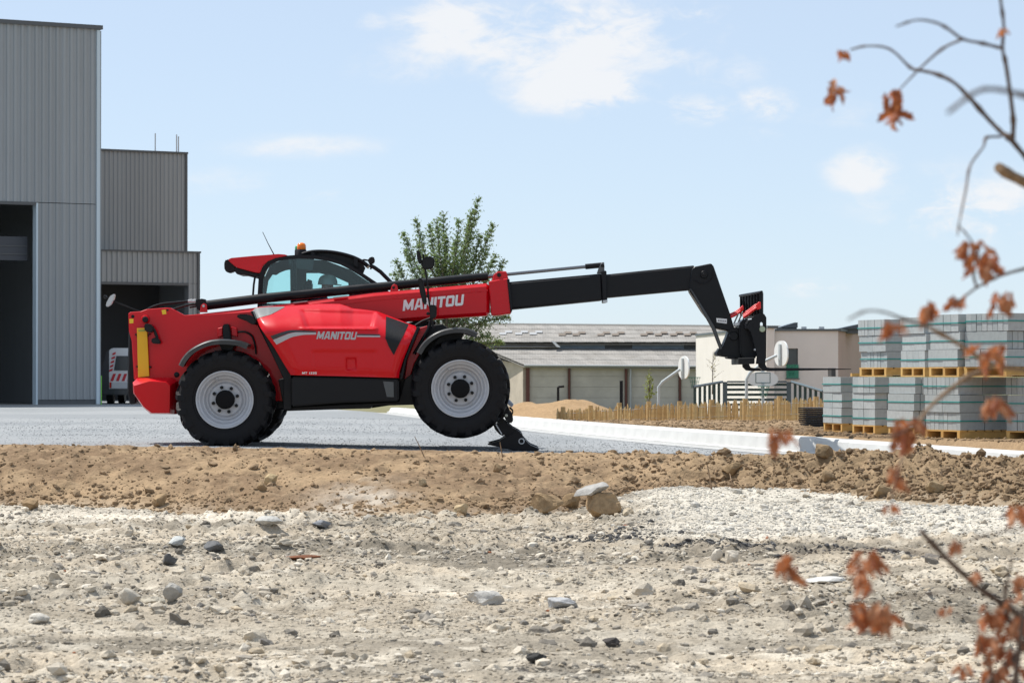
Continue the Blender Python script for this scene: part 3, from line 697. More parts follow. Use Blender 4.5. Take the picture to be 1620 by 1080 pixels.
# ================================================================== VAN in the yard
VW = mat('van_white', (.72, .73, .74), .35, coat=.4); VG = mat('van_dark', (.035, .037, .042), .3, coat=.3); CHR = mat('chevron_red', (.55, .02, .03), .4)
vy = 92.0; vb = at(209, 639, vy); vb.z = 0
van = thing('parked_van', vb, 'small white van with red and white chevrons, parked before the dark bay', 'van')
def vpt(u, v, z): return vb + Vector((u, v, z))                     # u across, v along (away)
def vprism(name, pts_uz, v0, v1, m, bev=.03, taper=0.0, parent=van, seg=2):
    bm = bmesh.new(); a = [bm.verts.new(vpt(u, v0, z)) for u, z in pts_uz]; b = [bm.verts.new(vpt(u * (1 - taper), v1, z)) for u, z in pts_uz]; k = len(a)
    bm.faces.new(a); bm.faces.new(b[::-1])
    for i in range(k): bm.faces.new((a[i], b[i], b[(i + 1) % k], a[(i + 1) % k]))
    bmesh.ops.recalc_face_normals(bm, faces=bm.faces); bevel_sharp(bm, bev, seg); return from_bm(name, bm, m, parent, angle=40)
vprism('body', ((-.86, .30), (-.90, .62), (-.88, 1.0), (-.72, 1.62), (-.62, 1.70), (.62, 1.70), (.72, 1.62), (.88, 1.0), (.90, .62), (.86, .30)), 0, 3.1, VW)
vprism('bonnet', ((-.84, .30), (-.86, .9), (.86, .9), (.84, .30)), 3.05, 4.1, VW, .06)
vprism('side_panel', ((-.93, .36), (-.945, .66), (-.93, 1.02), (-.79, 1.58), (-.70, 1.66), (-.70, .36)), -.012, 3.0, VG, .01)
vprism('rear_window', ((-.55, 1.02), (-.48, 1.46), (.48, 1.46), (.55, 1.02)), -.03, .02, VG, .008)
vprism('rear_bumper', ((-.90, .28), (-.90, .46), (.90, .46), (.90, .28)), -.10, .2, VG, .03)
vprism('bumper_band', ((-.62, .47), (-.62, .66), (.62, .66), (.62, .47)), -.045, .02, mat('van_grey', (.55, .56, .57), .5), .008)
for i in range(8):
    u = -.66 + i * .17
    vprism('chevron_stripe', ((u, .70), (u + .085, .70), (u + .17, .92), (u + .085, .92)), -.022, .01, CHR, 0)
for i in range(5):
    z = .98 + i * .125; du = (z - .98) * .19
    vprism('chevron_mark', ((-.70 + du, z), (-.60 + du, z + .035), (-.59 + du, z + .10), (-.69 + du, z + .06)), -.022, .01, CHR, 0)
vprism('tail_light', ((-.68, .49), (-.68, .66), (-.63, .66), (-.63, .49)), -.05, .02, mat('tail_red', (.5, .02, .01), .2), .005)
for u in (-.72, .72):
    for v in (.55, 3.2):
        bm = bmesh.new()
        for k in range(1): bmesh.ops.create_cone(bm, cap_ends=True, segments=20, radius1=.31, radius2=.31, depth=.2, matrix=Matrix.Translation(vpt(u, v, .31)) @ Matrix.Rotation(math.pi / 2, 4, 'Y'))
        from_bm('wheel', bm, RUB, van, angle=40)

# ================================================================== FAR BARN
ROOFM = bpy.data.materials.new('roof_sheet'); ROOFM.use_nodes = True; n_ = N(ROOFM.node_tree); p_ = ROOFM.node_tree.nodes['Principled BSDF']
oi = n_.new('ShaderNodeObjectInfo'); oc = n_.new('ShaderNodeTexCoord').outputs['Object']
wv = n_.new('ShaderNodeTexWave', wave_type='BANDS', bands_direction='X'); n_.link(oc, wv.inputs[0]); wv.inputs['Scale'].default_value = 1.8
cr = n_.mix(n_.ramp(oi.outputs['Random'], 0, 1), (.27, .255, .235), (.325, .305, .28)); cr = n_.mix(n_.math('MULTIPLY', n_.ramp(n_.noise(oc, .9, 5, .65), .45, .7), .6), cr, (.20, .18, .155))
n_.link(cr, p_.inputs['Base Color']); p_.inputs['Roughness'].default_value = .9
bp = n_.new('ShaderNodeBump'); bp.inputs['Strength'].default_value = .2; bp.inputs['Distance'].default_value = .04; n_.link(wv.outputs['Fac'], bp.inputs['Height']); n_.link(bp.outputs[0], p_.inputs['Normal'])
BROWN = mat('patch_brown', (.19, .155, .125), .9); PALE = mat('patch_pale', (.37, .375, .38), .8)
BW = mat('barn_block', (.54, .495, .43), .9, var=.16, vscale=.8, bump=.3, bscale=8); RUST = mat('rust_post', (.12, .045, .035), .8); GAB = mat('barn_gable', (.60, .52, .42), .9, var=.22, vscale=.7)
DY = 190.0; barn = thing('barn', at(840, 640, DY), 'long low barn with grey corrugated roof and concrete walls behind the soil mound', 'barn')
zb = -1.9
def quad(name, pts, m, parent, th=.06):
    bm = bmesh.new(); vs = [Vector(p) for p in pts]; nn = (vs[1] - vs[0]).cross(vs[-1] - vs[0]).normalized()
    add_prism(bm, vs, nn * -th); return from_bm(name, bm, m, parent)
def roof_rows(A, B, Cc, D, rows, cols, parent, mfun, th=.05):
    """sheets between eave A-B and upper edge D-C, laid like shingles"""
    A, B, Cc, D = map(Vector, (A, B, Cc, D))
    nn = (B - A).cross(D - A).normalized()
    if nn.z < 0: nn = -nn
    for r in range(rows):
        for c_ in range(cols):
            v0, v1 = r / rows, (r + 1) / rows + .04 / rows; u0, u1 = c_ / cols, (c_ + 1) / cols + .0006
            def P(u, v, h): return (A.lerp(B, u)).lerp(D.lerp(Cc, u), v) + nn * (h + .008 * (c_ % 2))
            lo, hi = .02, .0
            pts = [P(u0, v0, lo), P(u1, v0, lo), P(u1, v1, hi), P(u0, v1, hi)]
            bm = bmesh.new(); add_prism(bm, pts, -nn * th); from_bm('roof_sheet', bm, mfun(r, c_), parent)
e0, e1 = at(830, 577, DY), at(1260, 581, DY); u1_, u0_ = at(1260, 553, 195), at(768, 551, 195)
roof = quad('roof', [e0 - Vector((0, 0, .12)), e1 - Vector((0, 0, .12)), u1_ - Vector((0, 0, .12)), u0_ - Vector((0, 0, .12))], ROOFM, barn)
roof_rows(e0, e1, u1_, u0_, 3, 34, roof, lambda r, c: ROOFM)
r0, r1 = at(690, 513, 202), at(1260, 518, 202)
dark_cells = {(1, c) for c in (16, 17, 20, 21, 25, 26, 28, 29, 33, 34, 36, 37, 40, 41, 43)}; pale_cells = {(1, c) for c in (8, 9, 11, 12, 14)}
up = quad('upper_roof', [at(740, 541, 195.0) - Vector((0, 0, .12)), at(1260, 541, 194.6) - Vector((0, 0, .12)), r1 - Vector((0, 0, .12)), r0 - Vector((0, 0, .12))], ROOFM, barn)
k0, k1 = at(740, 541, 194.6), at(1260, 541, 194.5)
roof_rows(at(700, 549, 194.7), at(879, 549, 194.7), at(879, 540.5, 195.6), at(700, 540.5, 195.6), 1, 16, up, lambda r, c: ROOFM)
roof_rows(k0, k1, r1, r0, 4, 48, up, lambda r, c: ROOFM)
for (x_, y_, m_) in [(a, b, BROWN) for a in (884, 906, 945, 968, 1013, 1036, 1060, 1082) for b in (1,)] + [(a, 2, PALE) for a in (790, 815, 838)]:
    for j in (0, 1):                                                       # replacement sheets laid in staggered pairs
        yy_ = 531.5 - 3.2 * j if m_ is BROWN else 530 - 3 * j; xx = x_ + 9 * j
        def onroof(px, py):
            a = k0; e1v = (k1 - k0); e2v = (r0 - k0); nn = e1v.cross(e2v); d = at(px, py, 1.0) - Vector((0, 0, EYE)); t = (a - Vector((0, 0, EYE))).dot(nn) / d.dot(nn); nn.normalize(); nn = nn if nn.z > 0 else -nn
            return Vector((0, 0, EYE)) + d * t + nn * .05
        bm = bmesh.new(); add_prism(bm, [onroof(xx, yy_), onroof(xx + 11, yy_), onroof(xx + 11, yy_ - 3), onroof(xx, yy_ - 3)], Vector((0, 0, -.025))); from_bm('patch_sheet', bm, m_, up)
quad('ridge_band', [r0 + Vector((0, -.3, -.20)), r1 + Vector((0, -.3, -.20)), r1 + Vector((0, .1, .12)), r0 + Vector((0, .1, .12))], mat('ridge', (.20, .19, .175), .9), barn)
CLG = glass_mat('clerestory', (.25, .33, .40)); CLM = mat('clerestory_sheet', (.26, .33, .41), .5, var=.2, vscale=1.2); CLD = mat('clerestory_dark', (.06, .065, .075), .4)
for a, b, m_ in ((884, 957, CLM), (957.4, 1000, CLD), (1000.4, 1082, CLM), (1082.4, 1240, CLD)):
    bm = bmesh.new(); add_prism(bm, [at(a, 555, 195.3), at(b, 555, 195.3), at(b, 539, 195.3), at(a, 539, 195.3)], Vector((0, .1, 0))); from_bm('clerestory_panel', bm, m_, barn)
bm = bmesh.new(); add_prism(bm, [at(872, 539, 194.2), at(876, 539, 194.2), at(887, 549, 194.2), at(881, 549, 194.2)], Vector((0, .3, 0))); from_bm('verge_board', bm, mat('white_board', (.75, .75, .73), .6), barn)
tops = [832, 838, 898, 903, 988, 993, 1073, 1078, 1160]
for a, b in ((838, 898), (903, 988), (993, 1073), (1078, 1190)):
    pa, pb = at(a, 578, DY + .4), at(b, 579, DY + .4)
    for k in range(5):
        z0 = zb + (pa.z - zb) * k / 5; z1 = zb + (pa.z - zb) * (k + 1) / 5 - .015
        box('wall_panel', (pa.x, pa.y, z0), (pb.x, pa.y + .2, z1), BW, barn, .01)
for a, wd in ((835, 6), (900.5, 3), (990.5, 3.4), (1075.5, 3.2)):
    p = at(a, 578, DY + .3); hw = wd * DY / F / 2; box('post', (p.x - hw, p.y - .1, zb), (p.x + hw, p.y + .25, p.z), RUST, barn, .01)
p0, p1 = at(829, 578, DY - .05), at(1190, 580, DY - .05); tube('gutter', [p0, p1], .07, mat('zinc', (.42, .43, .43), .5), barn, 8)
p = at(997.5, 580, DY + .2); tube('downpipe', [(p.x, p.y, p.z), (p.x, p.y, zb)], .06, MATS['zinc'], barn, 8)
g0, g1 = at(832, 577.5, DY + .5), at(762, 562, 199)
quad('gable_wall', [(g0.x, g0.y, zb), (g1.x, g1.y, zb), (g1.x, g1.y, g1.z), (g0.x, g0.y, g0.z)], GAB, barn, .2)
tube('gable_verge', [g0 + Vector((0, -.1, .05)), g1 + Vector((0, -.1, .05))], .09, mat('verge_dark', (.12, .11, .10), .9), barn, 6)
box('back_wall', (g1.x, 212, zb), (at(1190, 580, 212).x, 212.2, 2.2), GAB, barn, 0)
quad('rear_roof', [r0 + Vector((0, .2, 0)), r1 + Vector((0, .2, 0)), Vector((r1.x, 213, 2.0)), Vector((r0.x, 213, 2.0))], ROOFM, barn)

# ================================================================== CREAM HOUSE
CREAM = mat('cream_render', (.80, .75, .69), .85, var=.06, vscale=.6); TAUPE = mat('taupe_render', (.46, .325, .26), .85, var=.06, vscale=.6); CAP = mat('roof_cap', (.10, .12, .13), .5)
HB = -1.3
cA = at(1216, 519, 139.0); cB = at(1101, 533.5, 168.0)
house = thing('flat_roofed_house', (cA.x, cA.y, HB), 'cream and taupe flat-roofed house behind the picket fence', 'house')
top = cA.z
def wall(name, a, b, z0, z1, m, th=.25, parent=house):
    a, b = Vector((a[0], a[1], 0)), Vector((b[0], b[1], 0)); d = (b - a).normalized(); nb = Vector((-d.y, d.x, 0))
    bm = bmesh.new(); add_prism(bm, [a + Vector((0, 0, z0)), b + Vector((0, 0, z0)), b + Vector((0, 0, z1)), a + Vector((0, 0, z1))], nb * th); return from_bm(name, bm, m, parent)
tl = at(1101, 533.5, 168.0).z
wall('wall', cB, cA, HB, top, CREAM)                                         # long sunlit side
wall('roof_cap', cB + Vector((-.06, 0, 0)), cA + Vector((-.06, -.1, 0)), top + .002, top + .11, CAP, .5)
wall('wall', (cA.x - .001, cA.y + .001), (cA.x + .45, cA.y + 1.9), HB, top - .02, CREAM, .1)
qa, qb = at(1216, 523.5, 141.0), at(1326, 525, 141.0); t2 = qa.z
# front wall with a window opening
w0, w1 = at(1244.5, 551, 141).x, at(1262.5, 551, 141).x; wz1, wz0 = at(1250, 551, 141).z, at(1250, 598, 141).z
for a, b, z0, z1 in ((qa.x, w0, HB, t2), (w1, qb.x, HB, t2), (w0, w1, wz1, t2), (w0, w1, HB, wz0)):
    box('wall', (a, 141.0, z0), (b, 141.3, z1), CREAM, house, 0)
win = thing('window', (w0, 141.2, wz0), None, None, parent=house)
box('window_frame', (w0, 141.12, wz0), (w0 + .05, 141.2, wz1), CAP, win, 0); box('window_frame', (w1 - .05, 141.12, wz0), (w1, 141.2, wz1), CAP, win, 0); box('window_frame', (w0 + .05, 141.12, wz1 - .05), (w1 - .05, 141.2, wz1), CAP, win, 0)
zm = at(1250, 577, 141).z
box('pane', (w0 + .05, 141.17, zm), (w1 - .05, 141.19, wz1 - .05), mat('window_glass', (.035, .04, .045), .08, coat=.5), win, 0)
box('green_panel', (w0 - .02, 140.9, wz0), (w1 + .02, 140.96, zm), mat('green_panel', (.03, .22, .14), .3), win, 0)
box('sill', (w0 - .06, 140.88, wz0 - .05), (w1 + .06, 141.1, wz0 - .003), CAP, win, 0)
box('roof_cap', (qa.x - .1, 140.9, t2 + .002), (qb.x + .1, 141.5, t2 + .10), CAP, house, .01)
qc = at(1372, 523, 154.0); wall('side_wall', (qb.x + .002, 141.05), (qc.x, 154), HB, t2 - .004, TAUPE)
wall('roof_cap', (qb.x + .12, 141.0), (qc.x + .1, 154), t2 + .003, t2 + .11, CAP, .4)
box('roof_slab', (qa.x + .1, 141.5, t2 - .2), (qb.x, 160, t2 - .05), CAP, house, 0)
for x0, x1, y0, y1, d in ((1231, 1262, 518, 510, 146), (1324, 1366, 520, 512, 144)):
    a, b = at(x0, y0, d), at(x1, y1, d); bm = bmesh.new(); add_prism(bm, [a, Vector((b.x, a.y, a.z)), b, b - Vector((.15, 0, .0))][:4], Vector((0, 3.5, 0))); sp = from_bm('solar_panel', bm, mat('solar', (.03, .04, .055), .2, coat=.5), house)
    box('panel_stand', (a.x + .2, d + .2, t2 - .06), (b.x - .02, d + 3.2, a.z - .003), CAP, house, 0)
for x_ in (1272, 1300): p = at(x_, 523, 142); box('roof_vent', (p.x - .12, 142, t2 - .05), (p.x + .12, 142.3, t2 + .22), mat('vent_white', (.6, .6, .6), .5), house, .01)

# ================================================================== BALL COURT
GRN = mat('court_green', (.025, .055, .05), .5); ZINC = mat('galvanised', (.50, .56, .58), .45, var=.1, vscale=3); BOARD = mat('backboard', (.80, .83, .82), .4); NET = mat('net_green', (.02, .22, .15), .7)
CB = -1.0; CY = 124.0
court = thing('court_barrier', (at(1190, 640, CY).x, CY, CB), 'dark green slatted barrier of the ball court in front of the cream house', 'barrier')
xa, xb = at(1147, 604, CY).x, at(1248, 604, CY).x; zt = at(1190, 605, CY).z
for i in range(6):
    z1 = zt - .03 - i * .205; box('slat', (xa, CY, z1 - .105), (xb, CY + .03, z1), GRN, court, .004)
for x_ in (xa, xb): box('post', (x_ - .09, CY - .04, CB - .1), (x_ + .09, CY + .1, zt + .03), mat('court_post', (.09, .125, .14), .5), court, .01)
box('top_rail', (xa + .09, CY - .03, zt), (xb - .09, CY + .08, zt + .07), MATS['court_post'], court, .01)
for side, (ex, ey, ed) in ((-1, (1097, 613, 117)), (1, (1302, 620, 115))):
    a = Vector((xa - .12 if side < 0 else xb + .12, CY, zt)); b = at(ex, ey, ed)
    tube('wing_rail', [a + Vector((0, 0, .03)), b + Vector((0, 0, .03))], .055, MATS['court_post'], court, 6)
    for i in range(6):
        p = a.lerp(b, (i + .7) / 6); box('wing_slat', (p.x - .055, p.y, CB - .1), (p.x + .055, p.y + .04, p.z), GRN, court, .004)
def netmesh(parent, c, r, h):
    bm = bmesh.new(); n = 12
    rg = [[bm.verts.new(c + Vector((rr * math.cos(2 * math.pi * k / n), rr * math.sin(2 * math.pi * k / n), -z))) for k in range(n)] for rr, z in ((r, 0), (r * .8, h * .4), (r * .62, h * .75), (r * .6, h))]
    for a, b in zip(rg, rg[1:]):
        for k in range(n): bm.faces.new((a[k], a[(k + 1) % n], b[(k + 1) % n], b[k]))
    bmesh.ops.wireframe(bm, faces=bm.faces, thickness=.022, use_replace=True); return from_bm('net', bm, NET, parent)
def hoop(label, D, pole_px, bc, bw, bh, yaw, rim_px):
    p0 = at(pole_px[0][0], pole_px[0][1], D); h = thing('basketball_hoop', (p0.x, D, CB), label, 'hoop', 'hoops on the ball court')
    pts = [(p0.x, D, CB - .1)] + [at(x, y, D) for x, y in pole_px]; tube('pole', pts, .058, ZINC, h, 10)
    c = at(bc[0], bc[1], D); out = []
    for k in range(28):
        t = 2 * math.pi * k / 28; s_ = abs(math.cos(t)) ** .8 * (1 if math.cos(t) > 0 else -1); q_ = abs(math.sin(t)) ** .85 * (1 if math.sin(t) > 0 else -1); out.append((s_ * bw / 2, q_ * bh / 2 * (1 if q_ > 0 else .9)))
    rot = Matrix.Rotation(yaw, 3, 'Z'); bm = bmesh.new(); add_prism(bm, [c + rot @ Vector((a, 0, b)) for a, b in out], rot @ Vector((0, .05, 0))); bd = from_bm('backboard', bm, BOARD, h)
    bm = bmesh.new()
    for a0, a1, b0, b1 in ((-.3, .3, .24, .27), (-.3, .3, -.15, -.12), (-.3, -.27, -.12, .24), (.27, .3, -.12, .24)):
        add_prism(bm, [c + rot @ Vector(q) for q in ((a0, -.006, b0), (a1, -.006, b0), (a1, -.006, b1), (a0, -.006, b1))], rot @ Vector((0, .004, 0)))
    from_bm('target_square', bm, mat('board_line', (.12, .18, .18), .5), bd)
    bm = bmesh.new(); add_prism(bm, [c + rot @ Vector(q) for q in ((-.07, .055, -.45), (.07, .055, -.45), (.07, .055, .38), (-.07, .055, .38))], rot @ Vector((0, .07, 0))); from_bm('board_bracket', bm, ZINC, h)
    rp = at(rim_px[0], rim_px[1], D); rp.y = D - .02 if abs(yaw) < .5 else D
    fw = rot @ Vector((0, -1, 0)); rc = c + fw * .42 + Vector((0, 0, rp.z - c.z)); ring = [rc + Vector((.23 * math.cos(2 * math.pi * k / 20), .23 * math.sin(2 * math.pi * k / 20), 0)) for k in range(21)]
    tube('rim', ring, .016, mat('rim_green', (.02, .18, .12), .5), h, 6, False); tube('rim_arm', [c + fw * .02 + Vector((0, 0, rp.z - c.z)), rc - fw * .23], .02, MATS['rim_green'], h, 6)
    netmesh(h, rc, .23, .42)
hoop('grey basketball hoop left of the cream house, its board seen edge on', 120.0, ((1042, 640), (1042, 612), (1048, 604), (1076, 584)), (1083, 582), 1.25, .95, R(106), (1096, 597))
hoop('grey basketball hoop whose board overlaps the house window', 116.0, ((1181, 640), (1181, 600), (1186, 590), (1212, 570), (1229, 562)), (1237, 560), 1.3, 1.02, R(108), (1252, 577))
hoop('basketball hoop facing the camera in front of the green slatted barrier', 121.0, ((1207, 640), (1207, 606)), (1207, 600), 1.22, .62, 0, (1213, 611))

# ================================================================== small posts, saplings, trays
o = thing('site_lamp', at(883, 632, 84), 'small black angled lamp post before the barn wall', 'lamp'); p = at(883, 632, 84)
tube('post', [(p.x, 84, -.4), (p.x, 84, at(883, 612, 84).z)], .035, BLK, o, 6); tube('arm', [(p.x, 84, at(883, 612, 84).z), (p.x + .17, 84, at(883, 611, 84).z)], .035, BLK, o, 6)
p = at(983, 637, 88); o = tube('black_post', [(p.x, 88, -1.0), (p.x, 88, at(983, 602, 88).z)], .05, BLK, None, 8); tag(o, 'thin black post in front of a rusty barn column', 'post')

def leaf_cloud(name, pts, size, cols, m, parent, droop=.0):
    n = len(pts); nrm = RNG.normal(0, 1, (n, 3)); nrm /= np.linalg.norm(nrm, axis=1)[:, None]
    u = np.cross(nrm, RNG.normal(0, 1, (n, 3))); u /= np.linalg.norm(u, axis=1)[:, None]; v = np.cross(nrm, u)
    s = (size * RNG.uniform(.6, 1.35, n))[:, None]
    q = np.stack([pts - u * s, pts - v * s * .45 + nrm * s * .15, pts + u * s, pts + v * s * .45 + nrm * s * .15], 1).reshape(-1, 3).astype(np.float32)
    f = np.arange(4 * n, dtype=np.int32).reshape(-1, 4)
    return np_mesh(name, q - np.array(_wl(parent), np.float32), f, m, np.repeat(cols, 4, 0), parent, smooth=False)
def leaf_mat(name, trans=.35):
    m = bpy.data.materials.new(name); m.use_nodes = True; n = N(m.node_tree); p = m.node_tree.nodes['Principled BSDF']
    a = n.new('ShaderNodeAttribute', attribute_name='col').outputs['Color']; n.link(a, p.inputs['Base Color']); p.inputs['Roughness'].default_value = .5
    tr = n.new('ShaderNodeBsdfTranslucent'); n.link(n.mix(1.0, a, (1.3, 1.4, .8), 'MULTIPLY'), tr.inputs[0]); mx = n.new('ShaderNodeMixShader'); mx.inputs[0].default_value = trans
    out = m.node_tree.nodes['Material Output']; n.link(p.outputs[0], mx.inputs[1]); n.link(tr.outputs[0], mx.inputs[2]); n.link(mx.outputs[0], out.inputs[0]); return m
LEAFM = leaf_mat('green_leaf', .45); BARK = mat('bark', (.16, .13, .10), .9, var=.4, vscale=9, bump=.4)
TD = 72.0; tb = at(712, 655, TD); tb.z = float(verge_z(np.array([tb.x]), np.array([TD]))[0]) if tb.x > float(kx(TD)) else 0.0
tree = thing('young_tree', tb, 'young green tree with upright feathery branches behind the boom', 'tree')
fork = at(708, 560, TD)
tube('trunk', smooth_path([tb - Vector((0, 0, .15)), tb.lerp(fork, .5) + Vector((.03, 0, 0)), fork, at(706, 470, TD)]), [.10 - .06 * i / 12 for i in range(13)], BARK, tree, 8)
tips = [(758, 308, 0), (701, 334, .3), (656, 343, -.3), (640, 392, .4), (621, 428, -.2), (727, 345, -.5), (762, 368, .2), (799, 408, 0), (786, 400, .4), (678, 352, .5), (742, 392, -.6), (624, 408, .1), (690, 345, -.4), (720, 380, .7), (660, 385, -.7), (745, 345, .3), (775, 425, -.4), (640, 450, .6),
        (806, 502, 0), (795, 540, .3), (640, 520, -.3), (775, 530, -.5), (690, 400, 0), (705, 370, .1), (668, 420, .2), (735, 430, .5), (650, 480, .5), (780, 480, -.3), (760, 545, .2), (735, 550, -.3), (718, 420, 0), (700, 500, .6), (740, 490, .4), (670, 470, -.5), (782, 352, .2), (772, 388, -.3), (796, 448, .3), (748, 330, -.2), (636, 365, .2)]
LP, LC = [], []
for i, (x, y, dy) in enumerate(tips):
    tip = at(x, y, TD + dy); sy = min(max(y + 120, 470), 575); st = at(708 + (x - 708) * .06, sy if y < 480 else y + 25, TD)
    m1 = st.lerp(tip, .5) + Vector(((x - 708) * .0016, 0, -.02 if y < 480 else .1))
    path = smooth_path([st, m1, tip], 8); tube('limb', path, [.032 * (1 - .85 * k / (len(path) - 1)) for k in range(len(path))], BARK, tree, 5)
    L = (tip - st).length
    for k in range(int(105 * L)):                                         # side twigs with leaves
        t = RNG.uniform(.12, 1.0); b = path[min(int(t * (len(path) - 1)), len(path) - 1)]
        ax = (tip - st).normalized(); d = Vector(RNG.normal(0, 1, 3)) ; d = (d - ax * d.dot(ax)).normalized() + ax * .9
        ln = RNG.uniform(.06, .36) * (1.12 - t * .8)
        for q in range(5):
            LP.append(b + d * ln * (q + 1) / 5 + Vector(RNG.normal(0, .018, 3)))
LP = np.array(LP); nL = len(LP); dep = RNG.uniform(0, 1, nL)
LC = np.array((.185, .255, .13))[None] * RNG.uniform(.6, 1.35, (nL, 1)); LC[dep > .8] = np.array((.20, .24, .09)); LC[dep < .18] = np.array((.22, .25, .21))
leaf_cloud('crown', LP, .031, LC, LEAFM, tree)
# saplings beyond the picket fence
def sapling(px, y0, y1, D, label, leaves, seed, col, wpx=16):
    rg = np.random.default_rng(seed); b = at(px, y0, D); t = thing('sapling', b, label, 'sapling'); tp = at(px + 1, y1, D)
    b = Vector((b.x, D, b.z - .5)); tube('trunk', [b, b.lerp(tp, .5), tp], [.03, .02, .006], BARK, t, 5); pts = []
    for i in range(14):
        s = b.lerp(tp, .35 + .6 * i / 14); e = s + Vector((rg.uniform(-1, 1) * wpx * D / F * (1 - .6 * i / 14), rg.uniform(-.3, .3), rg.uniform(.15, .4))); tube('twig', [s, s.lerp(e, .5) + Vector((0, 0, .03)), e], [.010, .007, .004], BARK, t, 4)
        for q in range(leaves): pts.append(s.lerp(e, rg.uniform(.3, 1)) + Vector(rg.normal(0, .05, 3)))
    if pts: leaf_cloud('crown', np.array(pts), .05, np.array(col)[None] * rg.uniform(.6, 1.3, (len(pts), 1)), LEAFM, t)
sapling(1027, 640, 598, 100, 'slim yellow-green sapling in front of the barn wall', 14, 3, (.22, .25, .07), 9)
sapling(1127, 606, 556, 136, 'bare sapling against the sunlit cream wall', 2, 4, (.30, .25, .13), 20)

# stack of black trays
TRY = mat('black_tray', (.02, .02, .022), .45); Dk = 53.0; pB = at(1264, 671, Dk); pB.z = float(verge_z(np.array([pB.x]), np.array([Dk]))[0]) + .02
tr = thing('tray_stack', pB, 'stack of flat black plastic trays on the soil before the picket fence', 'trays')
ua, ub = Vector((.965, -.26, 0)), Vector((-.26, -.965, 0)); la, lb = .52, .80
for k in range(10):
    z0 = k * .034 - .02; j = Vector((RNG.uniform(-.02, .02), RNG.uniform(-.02, .02), 0)); o0 = pB + j
    bm = bmesh.new(); add_prism(bm, [o0 + Vector((0, 0, z0)), o0 + ua * la + Vector((0, 0, z0)), o0 + ua * la - ub * lb + Vector((0, 0, z0)), o0 - ub * lb + Vector((0, 0, z0))], Vector((0, 0, .022)))
    bevel_sharp(bm, .006); from_bm('tray', bm, TRY, tr)

# ================================================================== PICKET FENCE
WD = [mat('chestnut_%d' % i, c, .85, var=.25, vscale=12) for i, c in enumerate(((.66, .47, .22), (.56, .38, .17), (.70, .54, .28)))]
fa, fb = Vector((at(1312, 665, 60).x, 60, 0)), Vector((at(880, 656, 71).x, 71, 0))
fence = thing('picket_fence', (fa.x, fa.y, 0), 'low split chestnut picket fence in front of the ball court', 'fence')
pk = bmesh.new(); add_prism(pk, [(-.026, 0, 0), (.026, 0, 0), (.024, 0, .44), (.004, 0, .50), (-.02, 0, .46)], Vector((0, .022, 0))); bmesh.ops.recalc_face_normals(pk, faces=pk.faces); pm = bpy.data.meshes.new('picket'); pk.to_mesh(pm); pk.free()
pms = []
for m_ in WD: q = pm.copy(); q.materials.append(m_); pms.append(q)
Lf = (fb - fa).length; nP = int(Lf / .064); dv = (fb - fa).normalized()
def fz(p): return float(verge_z(np.array([p.x]), np.array([p.y]))[0])
for i in range(nP):
    p = fa.lerp(fb, (i + .5) / nP); o = link('picket', pms[random.randrange(3)], None, fence, (p.x, p.y, fz(p) - .05 - .10 * i / nP))
    o.rotation_euler = (random.uniform(-.04, .04), random.uniform(-.05, .05), random.uniform(-.2, .2)); o.scale = (random.uniform(.7, 1.15), 1, random.uniform(.9, 1.08))
for i in range(9):
    p = fa.lerp(fb, .04 + i / 8.6); z = fz(p); tube('post', [(p.x, p.y + .07, z - .3), (p.x, p.y + .07, z + .50 - .1 * i / 9)], .055, WD[1], fence, 10)
for h in (.14, .36):
    tube('wire', [fa.lerp(fb, t) + Vector((0, -.012, fz(fa.lerp(fb, t)) + h - .1 * t)) for t in np.linspace(0, 1, 24)], .005, STEEL, fence, 4)

# ================================================================== PALLETS AND BLOCK PACKS
PAL = [mat('pallet_wood_%d' % i, c, .8, var=.2, vscale=9) for i, c in enumerate(((.66, .39, .12), (.58, .33, .10), (.70, .44, .15)))]
BLKM = bpy.data.materials.new('concrete_block'); BLKM.use_nodes = True; n_ = N(BLKM.node_tree); p_ = BLKM.node_tree.nodes['Principled BSDF']
oi = n_.new('ShaderNodeObjectInfo'); oc = n_.new('ShaderNodeTexCoord').outputs['Object']
cr = n_.mix(n_.ramp(oi.outputs['Random'], 0, 1), (.37, .405, .405), (.45, .478, .475)); cr = n_.mix(n_.math('MULTIPLY', n_.ramp(n_.noise(oc, 14, 6, .7), .4, .7), .35), cr, (.25, .265, .275)); n_.link(cr, p_.inputs['Base Color']); p_.inputs['Roughness'].default_value = .92
bp = n_.new('ShaderNodeBump'); bp.inputs['Strength'].default_value = .35; bp.inputs['Distance'].default_value = .01; n_.link(n_.noise(oc, 90, 3, .6), bp.inputs['Height']); n_.link(bp.outputs[0], p_.inputs['Normal'])
STRAP = mat('green_strap', (.012, .26, .235), .4)
PH, LH, A_, B_ = .135, .238, .82, .80
def solve_alpha(cpx, lpx, d, a):
    cx_ = (cpx - 810) / F * d; k = (lpx - 810) / F; best = 0
    for al in np.linspace(R(40), R(88), 400):
        X_ = cx_ - a * math.cos(al); dd = d + a * math.sin(al)
        if X_ / dd <= k: best = al
    return cx_, best
def shared(name, sx, sy, sz, m, bev):
    bm = bmesh.new(); add_box(bm, (0, 0, 0), (sx, sy, sz)); bevel_sharp(bm, bev); bmesh.ops.recalc_face_normals(bm, faces=bm.faces); me = bpy.data.meshes.new(name); bm.to_mesh(me); bm.free(); me.materials.append(m); return me
PMESH = {}
def pm_(name, sx, sy, sz, mi):
    k = (name, round(sx, 3), round(sy, 3), round(sz, 3), mi)
    if k not in PMESH: PMESH[k] = shared(name, sx, sy, sz, PAL[mi], .004)
    return PMESH[k]
